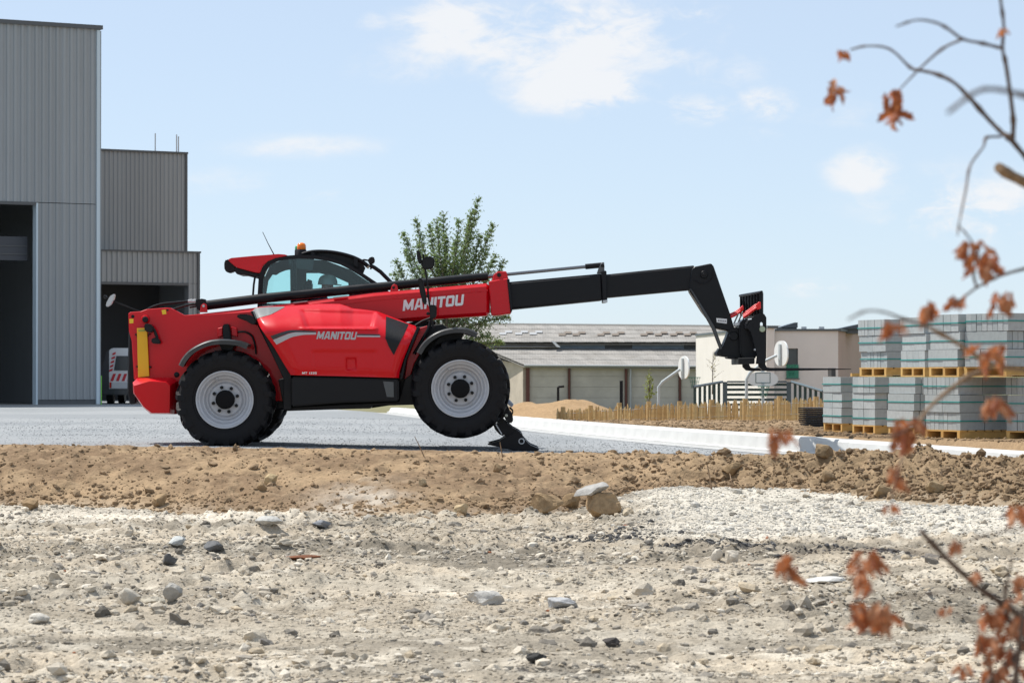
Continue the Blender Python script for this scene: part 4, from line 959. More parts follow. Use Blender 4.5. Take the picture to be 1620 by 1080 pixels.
# local frame of a pack: x runs along the left (sunlit) face away from the near corner, y along the right face
def place(parent, me, name, x, y, z, rz=0):
    o = bpy.data.objects.new(name, me); C.objects.link(o); o.parent = parent; o.location = (x, y, z); o.rotation_euler = (0, 0, rz); return o
def pallet(base, al, label):
    t = thing('pallet', base, label, 'pallet', 'wooden pallets under the block packs'); t.matrix_basis = Matrix.Translation(base) @ Matrix.Rotation(math.pi / 2 - al, 4, 'Z')
    # local +x = along right face b, local +y = along left face a (rotation keeps handedness)
    for i, y in enumerate((.0, A_ / 2 - .03, A_ - .06)): place(t, pm_('stringer', B_, .06, PH - .042, i % 3), 'stringer', 0, y, .021)
    for i in range(6): place(t, pm_('deck_board', .11, A_ + .02, .02, (i * 2) % 3), 'deck_board', i * (B_ - .11) / 5, -.01, PH - .0205)
    for i in range(3): place(t, pm_('bottom_board', .10, A_ + .01, .02, (i + 1) % 3), 'bottom_board', i * (B_ - .10) / 2, -.005, 0.0)
    return t
BM = {}
def pack(base, al, label, pats, jit):
    t = thing('block_pack', base, label, 'concrete blocks', 'packs of grey concrete blocks'); t.matrix_basis = Matrix.Translation(base) @ Matrix.Rotation(math.pi / 2 - al, 4, 'Z')
    for l, pat in enumerate(pats):
        ox, oy = jit[l]; z = l * LH + .001
        na, nb = ((8, 2), (2, 4), (4, 2), (2, 2), (1, 8))[pat]
        ks = (pat,)
        if ks not in BM:
            bm = bmesh.new(); add_box(bm, (0, 0, 0), (B_ / nb - .009, A_ / na - .009, LH - .006)); bevel_sharp(bm, .005); bmesh.ops.recalc_face_normals(bm, faces=bm.faces); me = bpy.data.meshes.new('block'); bm.to_mesh(me); bm.free(); me.materials.append(BLKM); BM[ks] = me
        for i in range(na):
            for j in range(nb): place(t, BM[ks], 'block', ox + j * B_ / nb + random.uniform(-.003, .003), oy + i * A_ / na + random.uniform(-.003, .003), z)
        zs_ = z + LH * random.uniform(.38, .55); e = .004; bm = bmesh.new()
        for (x0, x1, y0, y1) in ((-e, B_ + e, -2 * e - .002, -e), (-e, B_ + e, A_ + e, A_ + 2 * e), (-2 * e - .002, -e, -e, A_ + e), (B_ + e, B_ + 2 * e, -e, A_ + e)):
            add_box(bm, (x0 + ox, y0 + oy, zs_), (x1 + ox, y1 + oy, zs_ + .015))
        me = bpy.data.meshes.new('strap'); bmesh.ops.recalc_face_normals(bm, faces=bm.faces); bm.to_mesh(me); bm.free(); me.materials.append(STRAP); place(t, me, 'strap', 0, 0, 0)
    return t
spots = [(1332, 685, 1303, 'leftmost bottom'), (1384, 688.7, 1348.5, 'second bottom'), (1447, 693, 1405.5, 'third bottom'), (1518, 698, 1463, 'fourth bottom, the one with a broad shaded side'), (1662, 703, 1592, 'bottom right, cut by the picture edge')]
J = lambda: [(random.uniform(-.02, .02), random.uniform(-.03, .03)) for _ in range(3)]
low_ps = []
names_low = ['pack of grey blocks at the left end of the lower row', 'pack of grey blocks in the lower row, second from the left', 'pack of grey blocks in the lower row, third from the left', 'pack of grey blocks in the lower row with a wide shaded side', 'pack of grey blocks in the lower row, cut by the right picture edge']
names_pl = ['pallet on the soil under the leftmost lower block pack', 'pallet on the soil under the second lower block pack from the left', 'pallet on the soil under the third lower block pack from the left', 'pallet on the soil under the lower block pack with the wide shaded side', 'pallet on the soil at the right picture edge']
pats_low = [(3, 3, 3), (2, 1, 2), (4, 4, 4), (0, 3, 0), (0, 3, 0)]
for (cpx, cpy, lpx, _), nl, npal, pt in zip(spots, names_low, names_pl, pats_low):
    d = EYE * F / (cpy - HORIZON); d = d if cpx < 1600 else 39.7
    cx_, al = solve_alpha(cpx, lpx, d, A_); b = Vector((cx_, d, 0.0))
    ctr = b + Vector((-math.cos(al) * A_ / 2 + math.sin(al) * B_ / 2, math.sin(al) * A_ / 2 + math.cos(al) * B_ / 2, 0)); b.z = 0.015
    pallet(b, al, npal); pack(b + Vector((0, 0, PH)), al, nl, pt, J()); low_ps.append((b, al))
TOPZ = 0.015 + PH + 3 * LH
ups = [(1402, 1360, 1, 'pack of grey blocks at the left end of the upper row', 'pallet under the leftmost upper block pack', (0, 3, 0)), (1463, 1425, 2, 'pack of grey blocks in the upper row, second from the left', 'pallet under the second upper block pack from the left', (3, 3, 2)),
       (1517, 1470, 3, 'pack of grey blocks in the upper row, third from the left', 'pallet under the third upper block pack from the left', (2, 4, 3)), (1592, 1525, 4, 'tall pack of grey blocks in the upper row at the right picture edge', 'pallet under the tall upper block pack at the right edge', (0, 4, 0))]
for cpx, lpx, si, nl, npal, pt in ups:
    d = low_ps[si][0].y + (.05 if si < 4 else .3); cx_, al = solve_alpha(cpx, lpx, d, A_); b = Vector((cx_, d, TOPZ + .002))
    pallet(b, al, npal); pack(b + Vector((0, 0, PH)), al, nl, pt[::-1], J())
# loose pieces on the leftmost lower pack
b, al = low_ps[0]; ty = Matrix.Rotation(math.pi / 2 - al, 3, 'Z')
def onpack(name, x, y, sx, sy, sz, m, label, cat):
    bm = bmesh.new(); add_box(bm, (0, 0, 0), (sx, sy, sz)); bevel_sharp(bm, .004); bmesh.ops.recalc_face_normals(bm, faces=bm.faces); me = bpy.data.meshes.new(name); bm.to_mesh(me); bm.free()
    o = link(name, me, m, None, Vector((b.x, b.y, TOPZ + .003)) + ty @ Vector((x, y, 0))); o.rotation_euler = (0, 0, math.pi / 2 - al); tag(o, label, cat)
onpack('dark_block', .03, .55, .07, .16, .13, mat('dark_wood', (.06, .055, .05), .8), 'short dark block standing on the leftmost lower block pack', 'block')
onpack('wooden_batten', .2, .1, .50, .07, .05, PAL[1], 'pale wooden batten lying on the leftmost lower block pack', 'batten')

# ================================================================== TELEHANDLER
Y0 = 38.0                                           # plane of the near tyre walls
YN, YF = 38.55, 40.05                               # near and far chassis plates
YB0, YB1 = 38.92, 39.42                             # boom sides
rc, fc = at(355, 632, Y0), at(728, 614.5, Y0)       # near wheel centres
TH = thing('telehandler', (rc.x, 39.2, 0), 'red and black telehandler with raised front wheels and extended boom', 'telehandler')

# ---- wheels
TR, TW = .628, .46
def mesh_of(bm, name, m, ang=None):
    bmesh.ops.recalc_face_normals(bm, faces=bm.faces); me = bpy.data.meshes.new(name); bm.to_mesh(me); bm.free(); me.materials.append(m)
    for p in me.polygons: p.use_smooth = True
    me.set_sharp_from_angle(angle=R(ang if ang else 35)); return me
bm = bmesh.new(); lathe_y(bm, [(.335, .10), (.345, .055), (.365, .035), (.39, .022), (.40, .022), (.405, .012), (.47, .0), (.53, .004), (.555, .012), (.56, .02), (.575, .035), (.586, .065), (.588, .12), (.588, .34), (.586, .395), (.575, .425), (.56, .44), (.53, .456), (.47, .46), (.39, .438), (.345, .405), (.335, .36)], 72); M_TYRE = mesh_of(bm, 'wheel', RUB, 30)
bm = bmesh.new(); rg = lathe_y(bm, [(.365, .030), (.362, .018), (.352, .016), (.338, .028), (.330, .05), (.322, .055), (.312, .062), (.300, .10), (.285, .125), (.268, .130), (.262, .16), (.245, .185), (.225, .188), (.212, .172), (.205, .150), (.195, .143), (.10, .138), (.0001, .138)], 64); M_RIM = mesh_of(bm, 'rim', RIM, 32)
bm = bmesh.new(); rg = lathe_y(bm, [(.06, .045), (.095, .05), (.115, .062), (.12, .08), (.12, .14)], 32); bm.faces.new(rg[0]); M_HUB = mesh_of(bm, 'hub_cap', mat('hub_black', (.006, .006, .007), .6, spec=.12), 35)
bm = bmesh.new(); bmesh.ops.create_cone(bm, cap_ends=True, segments=6, radius1=.023, radius2=.023, depth=.06, matrix=Matrix.Rotation(math.pi / 2, 4, 'X')); M_BOLT = mesh_of(bm, 'wheel_bolt', BLK, 30)
bm = bmesh.new(); bmesh.ops.create_cone(bm, cap_ends=True, segments=8, radius1=.013, radius2=.010, depth=.075, matrix=Matrix.Rotation(R(62), 4, 'X')); M_VALVE = mesh_of(bm, 'valve', RIM, 30)
def lug_mesh(side):
    bm = bmesh.new(); prev = None
    st = ((.245, .58, TR - .004, 0.0, .026), (.17, .58, TR, 4.5, .031), (.085, .58, TR - .003, 9.5, .037), (.034, .56, .615, 11.6, .040), (.006, .535, .592, 13.0, .041), (-.004, .50, .530, 14.2, .034))
    for y, rb, rt, ang, hw in st:
        yy = y if side == 0 else TW - y; ring = []
        for r_, k in ((rb, -1), (rt, -.78), (rt, .78), (rb, 1)):
            a = R(ang) + k * hw / r_; ring.append(bm.verts.new((r_ * math.cos(a), yy - (.012 if k > 0 else 0) * 0, r_ * math.sin(a))))
        if prev:
            for i in range(3): bm.faces.new((prev[i], prev[i + 1], ring[i + 1], ring[i]))
        else: bm.faces.new(ring)
        prev = ring
    bm.faces.new(prev[::-1]); return mesh_of(bm, 'tread_lug', RUB, 30)
LUGS = [lug_mesh(0), lug_mesh(1)]
def wheel(center, far, spin):
    w_ = link('wheel', M_TYRE, None, TH, center); w_.rotation_euler = (0, spin, math.pi if far else 0)
    def sub(name, me, loc=(0, 0, 0), ry=0):
        o = bpy.data.objects.new(name, me); C.objects.link(o); o.parent = w_; o.location = loc; o.rotation_euler = (0, ry, 0); return o
    sub('rim', M_RIM); sub('hub_cap', M_HUB)
    for k in range(8):
        a = 2 * math.pi * (k + .5) / 8; sub('wheel_bolt', M_BOLT, (.158 * math.cos(a), .132, .158 * math.sin(a)))
    v = sub('valve', M_VALVE, (.27 * math.cos(R(118)), .09, .27 * math.sin(R(118))))
    n = 19
    for k in range(n):
        sub('tread_lug', LUGS[0], ry=2 * math.pi * k / n); sub('tread_lug', LUGS[1], ry=2 * math.pi * (k + .5) / n)
wheel(rc, False, .1); wheel(fc, False, -.05)
YFW = 40.62
wheel(Vector((rc.x, YFW, rc.z)), True, .35); wheel(Vector((fc.x, YFW, fc.z)), True, .2)
for c_, nm in ((rc, 'rear_axle'), (fc, 'front_axle')):
    tube(nm, [(c_.x, Y0 + .3, c_.z), (c_.x, Y0 + .75, c_.z + .02), (c_.x, YFW - .75, c_.z + .02), (c_.x, YFW - .3, c_.z)], [.13, .11, .11, .13], BLK, TH, 12)
    box('differential', (c_.x - .2, 38.95, c_.z - .17), (c_.x + .2, 39.65, c_.z + .17), BLK, TH, .06)

# ---- rear frame, counterweight
rear_out = [(203, 496), (206, 493.5), (222, 492.5), (232, 489), (262, 486.5), (270, 487), (278, 491), (292, 498.5), (312, 497), (330, 497), (404, 492), (415, 505), (432, 535), (452, 578), (452, 634), (295, 634), (287, 640), (272, 640), (214, 600), (208.5, 540), (204, 524)]
fr = plate('side_plate', rear_out, YN, YN + .06, RED, TH, .006)
plate('side_plate', rear_out, YF - .06, YF, RED, TH, .006)
plate('rear_cross_member', [(206, 498), (216, 497), (216, 600), (212, 600)], YN + .061, YF - .061, RED, TH, .004)
plate('rear_floor', [(216, 585), (445, 585), (445, 625), (230, 625)], YN + .061, YF - .061, BLK, TH, .004)
# counterweight: faceted casting
def cw():
    bm = bmesh.new()
    side = [(210, 605), (217, 598), (271, 597), (280, 603), (277, 655), (238, 654.5), (226, 644), (211, 622)]
    inner = [at(x, y, 38.42) for x, y in side]; mid_ = [(213, 607), (222, 603), (266, 602), (266, 602), (264, 650), (240, 650), (228, 641), (213.5, 622)]
    va = [bm.verts.new(at(x, y, 38.28)) for x, y in [(212, 610), (236, 603), (262, 604), (269, 610), (268, 653), (240, 653), (227, 643), (212.5, 622)]]
    vb = [bm.verts.new(p) for p in inner]; vc = [bm.verts.new(p + Vector((0, 1.76, 0))) for p in inner]
    n = 8; bm.faces.new(va)
    for i in range(n): bm.faces.new((va[i], va[(i + 1) % n], vb[(i + 1) % n], vb[i])); bm.faces.new((vb[i], vb[(i + 1) % n], vc[(i + 1) % n], vc[i]))
    bm.faces.new(vc[::-1]); bevel_sharp(bm, .012, 2); return from_bm('counterweight', bm, RED, TH, angle=30)
cw()
yp = plate('warning_plate', [(216.5, 519), (232.5, 518.5), (236, 595), (218.5, 597)], YN - .06, YN - .035, YEL, TH, .004)
plate('plate_label', [(219, 521.5), (229, 521.2), (229.2, 524), (219, 524.4)], YN - .064, YN - .061, mat('label_green', (.35, .38, .06), .5), yp, 0)
for x_, y_ in ((214.8, 529), (236.2, 528), (216.5, 579.5), (238, 580.5)): disc_y('plate_bolt', x_, y_, YN - .06, .013, .03, BLK, yp, 10)
for x_, y_ in ((217, 532), (234, 531), (220, 580), (236, 580)): disc_y('plate_spacer', x_, y_, YN - .036, .012, .036, BLK, yp, 8)
disc_y('pivot_pin', 229.5, 505, YN - .05, .055, .06, RED, TH, 28); disc_y('pin_cap', 229.5, 505.5, YN - .085, .038, .04, BLK, TH, 24)
disc_y('bore_hole', 210, 500.5, YN - .006, .022, .01, BLK, TH, 16); disc_y('bore_hole', 279.5, 592.5, YN - .006, .035, .012, BLK, TH, 16); disc_y('bore_hole', 265, 490.5, YN - .006, .014, .01, BLK, TH, 12)
for q in ([(204.5, 504.5), (211, 504), (211, 511), (204.8, 511.5)], [(255.5, 490.5), (262, 489.5), (263.3, 496.5), (257, 497.5)]): plate('warning_sticker', q, YN - .004, YN - .001, mat('sticker_yellow', (.85, .55, .02), .4), TH, 0)
# tail lamp on its bent arm
ptube('lamp_arm', [(231, 514), (238, 516), (244, 522), (248, 532), (250, 541)], YN - .10, .020, BPL, TH)
plate('tail_lamp', [(227.5, 514), (231, 511), (240, 514), (243, 520), (240, 526), (229, 524)], YN - .20, YN - .04, BPL, TH, .012, 2)
plate('tail_lamp', [(239, 536), (247, 533), (253.5, 539), (253, 544), (240, 543)], YN - .16, YN - .03, BPL, TH, .01, 2)
# rear box, black, behind the plate
plate('radiator_box', [(203, 527), (209, 512), (216, 512), (216, 638), (205, 640), (201, 620)], 39.2, 40.0, BPL, TH, .02)
# camera mirror on a thin arm at the tail
ptube('mirror_arm', [(222, 493), (200, 484.5), (179, 476), (168, 470)], 39.0, .011, BPL, TH, 6)
plate('rear_mirror', [(167, 484), (168.5, 478), (174, 468), (180.5, 464.5), (182, 466), (180.5, 473), (176, 481), (169.5, 485.5)], 38.96, 39.04, STEEL, TH, .01, 2)
disc_y('mirror_knob', 166, 469.5, 38.97, .022, .05, BPL, TH, 12)
# hoses at the boom's heel
for i, pts in enumerate(([(228, 497), (236, 488), (255, 481), (282, 478), (312, 475)], [(262, 494), (280, 487), (300, 482), (316, 481)], [(300, 486), (314, 484), (322, 486)])):
    tube('hose', smooth_path([at(x, y, 39.05 + .06 * i) for x, y in pts]), .014 if i else .016, BPL, TH, 7)
for x_ in (297, 303): plate('hose_fitting', [(x_, 474), (x_ + 7, 473), (x_ + 7, 477.5), (x_, 478)], 39.03, 39.10, STEEL, TH, .004)
plate('heel_block', [(308, 477), (316, 472), (324, 473), (328, 482), (326, 490), (312, 491)], 38.98, 39.3, BPL, TH, .015, 2)
plate('cylinder_lug', [(316, 494), (318, 483), (322, 479.5), (327, 482), (328, 494)], YB0 - .03, YB0 + .02, RED, TH, .004); disc_y('lug_pin', 322, 484, YB0 - .05, .018, .03, STEEL, TH, 12)
plate('cylinder_lug', [(316, 494), (318, 483), (322, 479.5), (327, 482), (328, 494)], YB0 + .3, YB0 + .35, RED, TH, .004)
# strut on the rear axle
plate('axle_strut', [(352, 513), (362, 512), (366, 540), (366, 555), (354, 556)], YN - .12, YN - .005, BPL, TH, .012, 2)
for q in ([(344, 519), (352, 517), (352, 531), (344, 534)], [(366, 516), (375, 519), (376, 533), (366, 530)]): plate('strut_bracket', q, YN - .07, YN - .003, RED, TH, .008)
tube('hose', smooth_path([at(x, y, YN - .06) for x, y in ((376, 525), (388, 525), (399, 532), (404, 548), (405, 560))]), .013, BPL, TH, 7)
plate('lamp_bracket', [(373, 500), (378, 496.5), (392, 497), (403, 503), (405, 512), (400, 514), (390, 508), (376, 503)], 38.15, 38.5, BPL, TH, .015, 2)
# ---- fenders
def fender(name, pts, Ya, Yb, th, m, parent, lip=.05):
    P = smooth_path([at(x, y, Ya) for x, y in pts], 5); bm = bmesh.new(); rows = []
    for i, p in enumerate(P):
        t = (P[min(i + 1, len(P) - 1)] - P[max(i - 1, 0)]).normalized(); nn = Vector((-t.z, 0, t.x)); nn = nn if nn.z > 0 else -nn
        prof = [(0, -lip), (0, 0.0), (.025, .018), (Yb - Ya - .02, .018), (Yb - Ya, 0.0), (Yb - Ya, -th), (.03, -th), (.02, -lip)]
        rows.append([bm.verts.new(p + Vector((0, dy, 0)) + nn * h) for dy, h in prof])
    k = len(rows[0])
    for a, b in zip(rows, rows[1:]):
        for j in range(k): bm.faces.new((a[j], a[(j + 1) % k], b[(j + 1) % k], b[j]))
    bm.faces.new(rows[0]); bm.faces.new(rows[-1][::-1]); return from_bm(name, bm, m, parent, angle=40)
FEN = mat('fender_plastic', (.022, .023, .025), .33, dirt=((.20, .19, .18), .25, 3.0))
fender('rear_fender', [(284, 578), (290, 567), (301, 555), (318, 545), (336, 539.5), (358, 538.5), (378, 541), (392, 546.5)], 38.02, 38.52, .02, FEN, TH)
fender('front_fender', [(661, 558), (668, 546), (680, 534), (696, 525), (716, 520.5), (736, 520.5), (748, 524.5), (755, 528.5)], 38.02, 38.52, .02, FEN, TH)
fender('far_fender', [(661, 556), (680, 534), (716, 521), (755, 528)], 40.1, 40.6, .02, FEN, TH); fender('far_fender', [(288, 578), (318, 546), (358, 540), (392, 548)], 40.1, 40.6, .02, FEN, TH)
plate('fender_bracket', [(346, 543), (372, 545), (366, 556), (352, 556)], 38.3, YN - .002, BLK, TH, .006); plate('fender_bracket', [(700, 527), (735, 526), (725, 545), (690, 560), (670, 565)], 38.35, 38.62, BLK, TH, .006)

# ---- chassis, sills
plate('chassis', [(436, 590), (650, 590), (665, 560), (690, 545), (770, 560), (790, 590), (792, 628), (650, 636), (590, 645), (436, 648)], YN + .02, YF - .02, BLK, TH, .02)
plate('belly_rail', [(440, 600), (456, 596), (461, 643.5), (631, 635), (640, 600), (652, 590), (655, 640), (588, 642), (586, 646), (560, 646.5), (450, 650)], 38.30, YN + .018, BLK, TH, .008)
sill = plate('side_sill', [(461, 596), (631, 600.2), (631, 634), (540, 636.5), (461, 643)], 38.06, 38.32, BLK, TH, .018, 2)
bm = bmesh.new(); add_prism(bm, [at(x, y, 38.052) for x, y in ((606, 603), (622.5, 604), (623, 628), (612, 627.5))], Vector((0, .006, 0))); bevel_sharp(bm, .002); from_bm('step_plate', bm, mat('step_grey', (.05, .055, .065), .25, coat=.6), sill)
DRED = RED
plate('front_inner_panel', [(648, 545), (660, 520), (676, 515), (672, 545), (655, 575), (648, 600), (640, 600)], 38.45, 38.56, DRED, TH, .006)
plate('front_frame', [(640, 520), (700, 512), (720, 530), (700, 560), (660, 600), (636, 600)], 38.58, 39.0, BLK, TH, .01)
plate('tower_post', [(640, 512), (660, 505), (690, 508), (676, 560), (655, 590), (640, 590)], 39.45, 39.9, BLK, TH, .01)

# ---- engine hood: one swept surface with a pressed recess
Ltop = [(460, 593), (447, 572), (434, 550), (420, 530), (407, 511), (401, 499), (399, 490.5)]
Rt = [(631, 597.5), (632, 588), (638, 569), (646, 549), (653, 532), (658.5, 520), (658, 515.5)]
Tp = [(399, 490.5), (406, 486), (425, 484.6), (445, 484), (480, 482), (505, 480), (538, 480.6), (548, 483.5), (558, 487.5), (580, 490), (597, 492.3), (608, 496.5), (630, 505), (647, 512), (658, 515.5)]
Bt = [(460, 593), (545, 595), (631, 597.5)]
def poly_at(P, t):
    P = np.array(P, float); d = np.r_[0, np.cumsum(np.linalg.norm(np.diff(P, axis=0), axis=1))]; d /= d[-1]
    return np.stack([np.interp(t, d, P[:, 0]), np.interp(t, d, P[:, 1])], -1)
ns, nt = 150, 80
ss, tt = np.linspace(0, 1, ns), np.linspace(0, 1, nt)
B_p, T_p, L_p, R_p = poly_at(Bt, ss), poly_at(Tp, ss), poly_at(Ltop, tt), poly_at(Rt, tt)
S_, T_ = np.meshgrid(ss, tt)
HP = (1 - T_)[..., None] * B_p[None] + T_[..., None] * T_p[None] + (1 - S_)[..., None] * L_p[:, None] + S_[..., None] * R_p[:, None] \
   - ((1 - S_) * (1 - T_))[..., None] * B_p[0] - (S_ * (1 - T_))[..., None] * B_p[-1] - ((1 - S_) * T_)[..., None] * T_p[0] - (S_ * T_)[..., None] * T_p[-1]
PX, PY = HP[..., 0], HP[..., 1]
def smf(a, b, x): return sstep(a, b, x)
sh = np.clip((T_ - .60) / .40, 0, 1)
HY = 38.03 + 0.52 * sh ** 2.1 + 0.02 * sh
HY += 0.05 * np.clip((.12 - S_) / .12, 0, 1) ** 2 + 0.06 * np.clip((S_ - .93) / .07, 0, 1) ** 2
HY += 0.015 * smf(.12, 0, T_)
# raised shoulder bulge left, recess in the upper middle
rec = smf(474, 484, PX + (PY - 500) * -.35) * smf(596, 589, PX + (PY - 500) * .25) * smf(519.5, 516.5, PY) * smf(488.5, 495, PY - (PX - 500) * .03)
HY += 0.060 * rec
HY -= 0.024 * smf(516, 519, PY) * smf(523, 520.5, PY) * smf(470, 480, PX) * smf(600, 594, PX)
# door pressing on the lower side
scoop = smf(492, 500, PX) * smf(598, 590, PX) * smf(553, 557, PY) * smf(600, 592, PY); HY += 0.010 * scoop
latch = smf(546.5, 549, PX) * smf(564.5, 562, PX) * smf(565, 568, PY) * smf(587, 583, PY); HY += 0.03 * latch
bm = bmesh.new(); V = [[bm.verts.new(at(PX[j, i], PY[j, i], HY[j, i])) for i in range(ns)] for j in range(nt)]
for j in range(nt - 1):
    for i in range(ns - 1): bm.faces.new((V[j][i], V[j][i + 1], V[j + 1][i + 1], V[j + 1][i]))
ring = V[0] + [V[j][-1] for j in range(1, nt)] + V[-1][-2::-1] + [V[j][0] for j in range(nt - 2, 0, -1)]
back = [bm.verts.new(Vector((v.co.x, max(38.56, v.co.y + .12), v.co.z))) for v in ring]
for i in range(len(ring)): bm.faces.new((ring[i], ring[(i + 1) % len(ring)], back[(i + 1) % len(ring)], back[i]))
bm.faces.new(back)
hood = from_bm('engine_hood', bm, RED, TH, angle=38)
TREE_P = HP.reshape(-1, 2); TREE_Y = HY.reshape(-1)
def hood_y(x, y):
    d = (TREE_P[:, 0] - x) ** 2 + (TREE_P[:, 1] - y) ** 2; k = np.argpartition(d, 4)[:4]; wt = 1 / (d[k] + .05); return float((TREE_Y[k] * wt).sum() / wt.sum())
def decal(name, pts, m, off=.004, th=.002, n=12, parent=None, k=5):
    """thin film following the hood: pts is a strip (top list, bottom list)"""
    tp, bt = pts; bm = bmesh.new(); ta, ba = poly_at(tp, np.linspace(0, 1, n)), poly_at(bt, np.linspace(0, 1, n)); R_ = []
    for a, b in zip(ta, ba): R_.append([bm.verts.new(at(*(a * (1 - f) + b * f), hood_y(*(a * (1 - f) + b * f)) - off)) for f in np.linspace(0, 1, k)])
    for a, b in zip(R_, R_[1:]):
        for j in range(k - 1): bm.faces.new((a[j], a[j + 1], b[j + 1], b[j]))
    return from_bm(name, bm, m, parent or hood, smooth=True)
decal('dark_stripe', ([(427.5, 531.5), (455, 522.5), (463, 521.8), (500, 523.6)], [(432, 537.2), (456, 527.2), (466, 525.0), (500, 525.4)]), mat('stripe_dark', (.03, .032, .038), .4))
decal('grey_stripe', ([(432, 537.6), (457, 527.6), (467, 525.4), (500, 525.8)], [(437.5, 545), (462, 532.8), (480, 529.4), (500, 529)]), GRY)
decal('dark_stripe', ([(565, 528), (601, 528.6)], [(565, 530), (601, 530.5)]), MATS['stripe_dark']); decal('grey_stripe', ([(565, 530.4), (601.5, 530.9)], [(565, 532.8), (601.5, 533.2)]), GRY)
decal('rear_vent', ([(399.5, 491), (405.5, 486.8), (425, 485.4), (450, 484.8)], [(405, 504.5), (411, 502), (428, 497.5), (450, 486.0)]), DGR, .008, n=24, k=10)
decal('side_grille', ([(610.8, 500.3), (620, 503.4), (634, 508.4), (646.5, 513)], [(609.8, 535), (615, 548), (622.5, 561), (623.2, 561)]), BPL, .012, n=30, k=24)
decal('latch', ([(550, 580), (556, 580)], [(551, 585.5), (557, 585.5)]), BLK, -.006)
plate('hood_front_strip', [(660, 516), (664, 519), (655, 540), (643, 570), (637, 600), (632, 600), (639, 569), (650, 541)], 38.16, 38.5, BLK, TH, .006)
plate('hood_rear_strip', [(396, 492), (399.5, 491.5), (407.5, 512), (434.5, 551), (461, 594), (461, 648), (448, 648), (449, 600), (430, 560)], 38.2, 38.54, BLK, TH, .006)

# ---- lettering, drawn as block capitals
def glyph(ch):
    s = .26
    G = {'M': [[(0, 0), (s, 0), (s, 1), (0, 1)], [(1.15 - s, 0), (1.15, 0), (1.15, 1), (1.15 - s, 1)], [(s, 1), (s, .45), (.48, .08), (.575, .5)], [(1.15 - s, 1), (.575, .5), (.67, .08), (1.15 - s, .45)], [(.48, .08), (.67, .08), (.575, .5)]],
         'A': [[(0, 0), (.27, 0), (.52, 1), (.28, 1)], [(.73, 0), (1.0, 0), (.72, 1), (.48, 1)], [(.30, .18), (.70, .18), (.62, .40), (.38, .40)]],
         'N': [[(0, 0), (s, 0), (s, 1), (0, 1)], [(.95 - s, 0), (.95, 0), (.95, 1), (.95 - s, 1)], [(s, 1), (s, .48), (.95 - s, 0), (.95 - s, .52)]],
         'I': [[(0, 0), (.27, 0), (.27, 1), (0, 1)]],
         'T': [[(0, .77), (.85, .77), (.85, 1), (0, 1)], [(.29, 0), (.56, 0), (.56, .77), (.29, .77)]],
         'O': [[(0, .12), (s, .24), (s, .76), (0, .88)], [(.92, .12), (.92, .88), (.92 - s, .76), (.92 - s, .24)], [(0, .12), (.12, 0), (.80, 0), (.92, .12), (.92 - s, .24), (s, .24)], [(0, .88), (s, .76), (.92 - s, .76), (.92, .88), (.80, 1), (.12, 1)]],
         'U': [[(0, .12), (s, .24), (s, 1), (0, 1)], [(.92, .12), (.92, 1), (.92 - s, 1), (.92 - s, .24)], [(0, .12), (.12, 0), (.80, 0), (.92, .12), (.92 - s, .24), (s, .24)]],
         '1': [[(.15, 0), (.42, 0), (.42, 1), (.2, 1), (.05, .8), (.15, .78)]],
         '3': [[(.05, .78), (.6, .78), (.6, 1), (.05, 1)], [(.05, 0), (.6, 0), (.6, .22), (.05, .22)], [(.2, .39), (.5, .39), (.5, .61), (.2, .61)], [(.5, 0.02), (.76, .1), (.76, .9), (.5, .98)]],
         '5': [[(.05, .78), (.74, .78), (.74, 1), (.05, 1)], [(.05, .45), (.3, .45), (.3, .78), (.05, .78)], [(.05, 0), (.6, 0), (.6, .2), (.05, .2)], [(.3, .42), (.6, .42), (.6, .62), (.3, .62)], [(.5, .03), (.76, .12), (.76, .52), (.5, .6)]]}
    wd = {'M': 1.15, 'A': 1.0, 'N': .95, 'I': .27, 'T': .85, 'O': .92, 'U': .92, '1': .5, '3': .78, '5': .78, ' ': .5}
    return G.get(ch, []), wd[ch]
def lettering(name, text, org, ux, uy, shear, yfun, m, parent, gap=.10):
    """org: pixel of the lower left; ux: pixel vector of the whole word; uy: pixel vector of the cap height"""
    tot = sum(glyph(c)[1] + gap for c in text) - gap; bm = bmesh.new(); x = 0
    for c in text:
        G, wd = glyph(c)
        for poly in G:
            vs = []
            for a, b in poly:
                f = (x + a) / tot; px = org[0] + ux[0] * f + uy[0] * b + shear * b; py = org[1] + ux[1] * f + uy[1] * b; vs.append(bm.verts.new(at(px, py, yfun(px, py))))
            bm.faces.new(vs)
        x += wd + gap
    for f in bm.faces: pass
    me = bpy.data.meshes.new(name); l = _wl(parent); bmesh.ops.translate(bm, verts=bm.verts, vec=-l); bm.to_mesh(me); bm.free(); o = link(name, me, m, parent, l); o['label'] = 'pale block lettering on red paint'; return o
lettering('hood_lettering', 'MANITOU', (500.5, 536.2), (62, 1.0), (0, -12.2), 2.8, lambda x, y: hood_y(x, y) - .006, GRY, hood)
lettering('hood_lettering', 'MT 1335', (477.8, 591.6), (23, .2), (0, -3.6), 0.4, lambda x, y: hood_y(x, y) - .004, WHT, hood, .16)

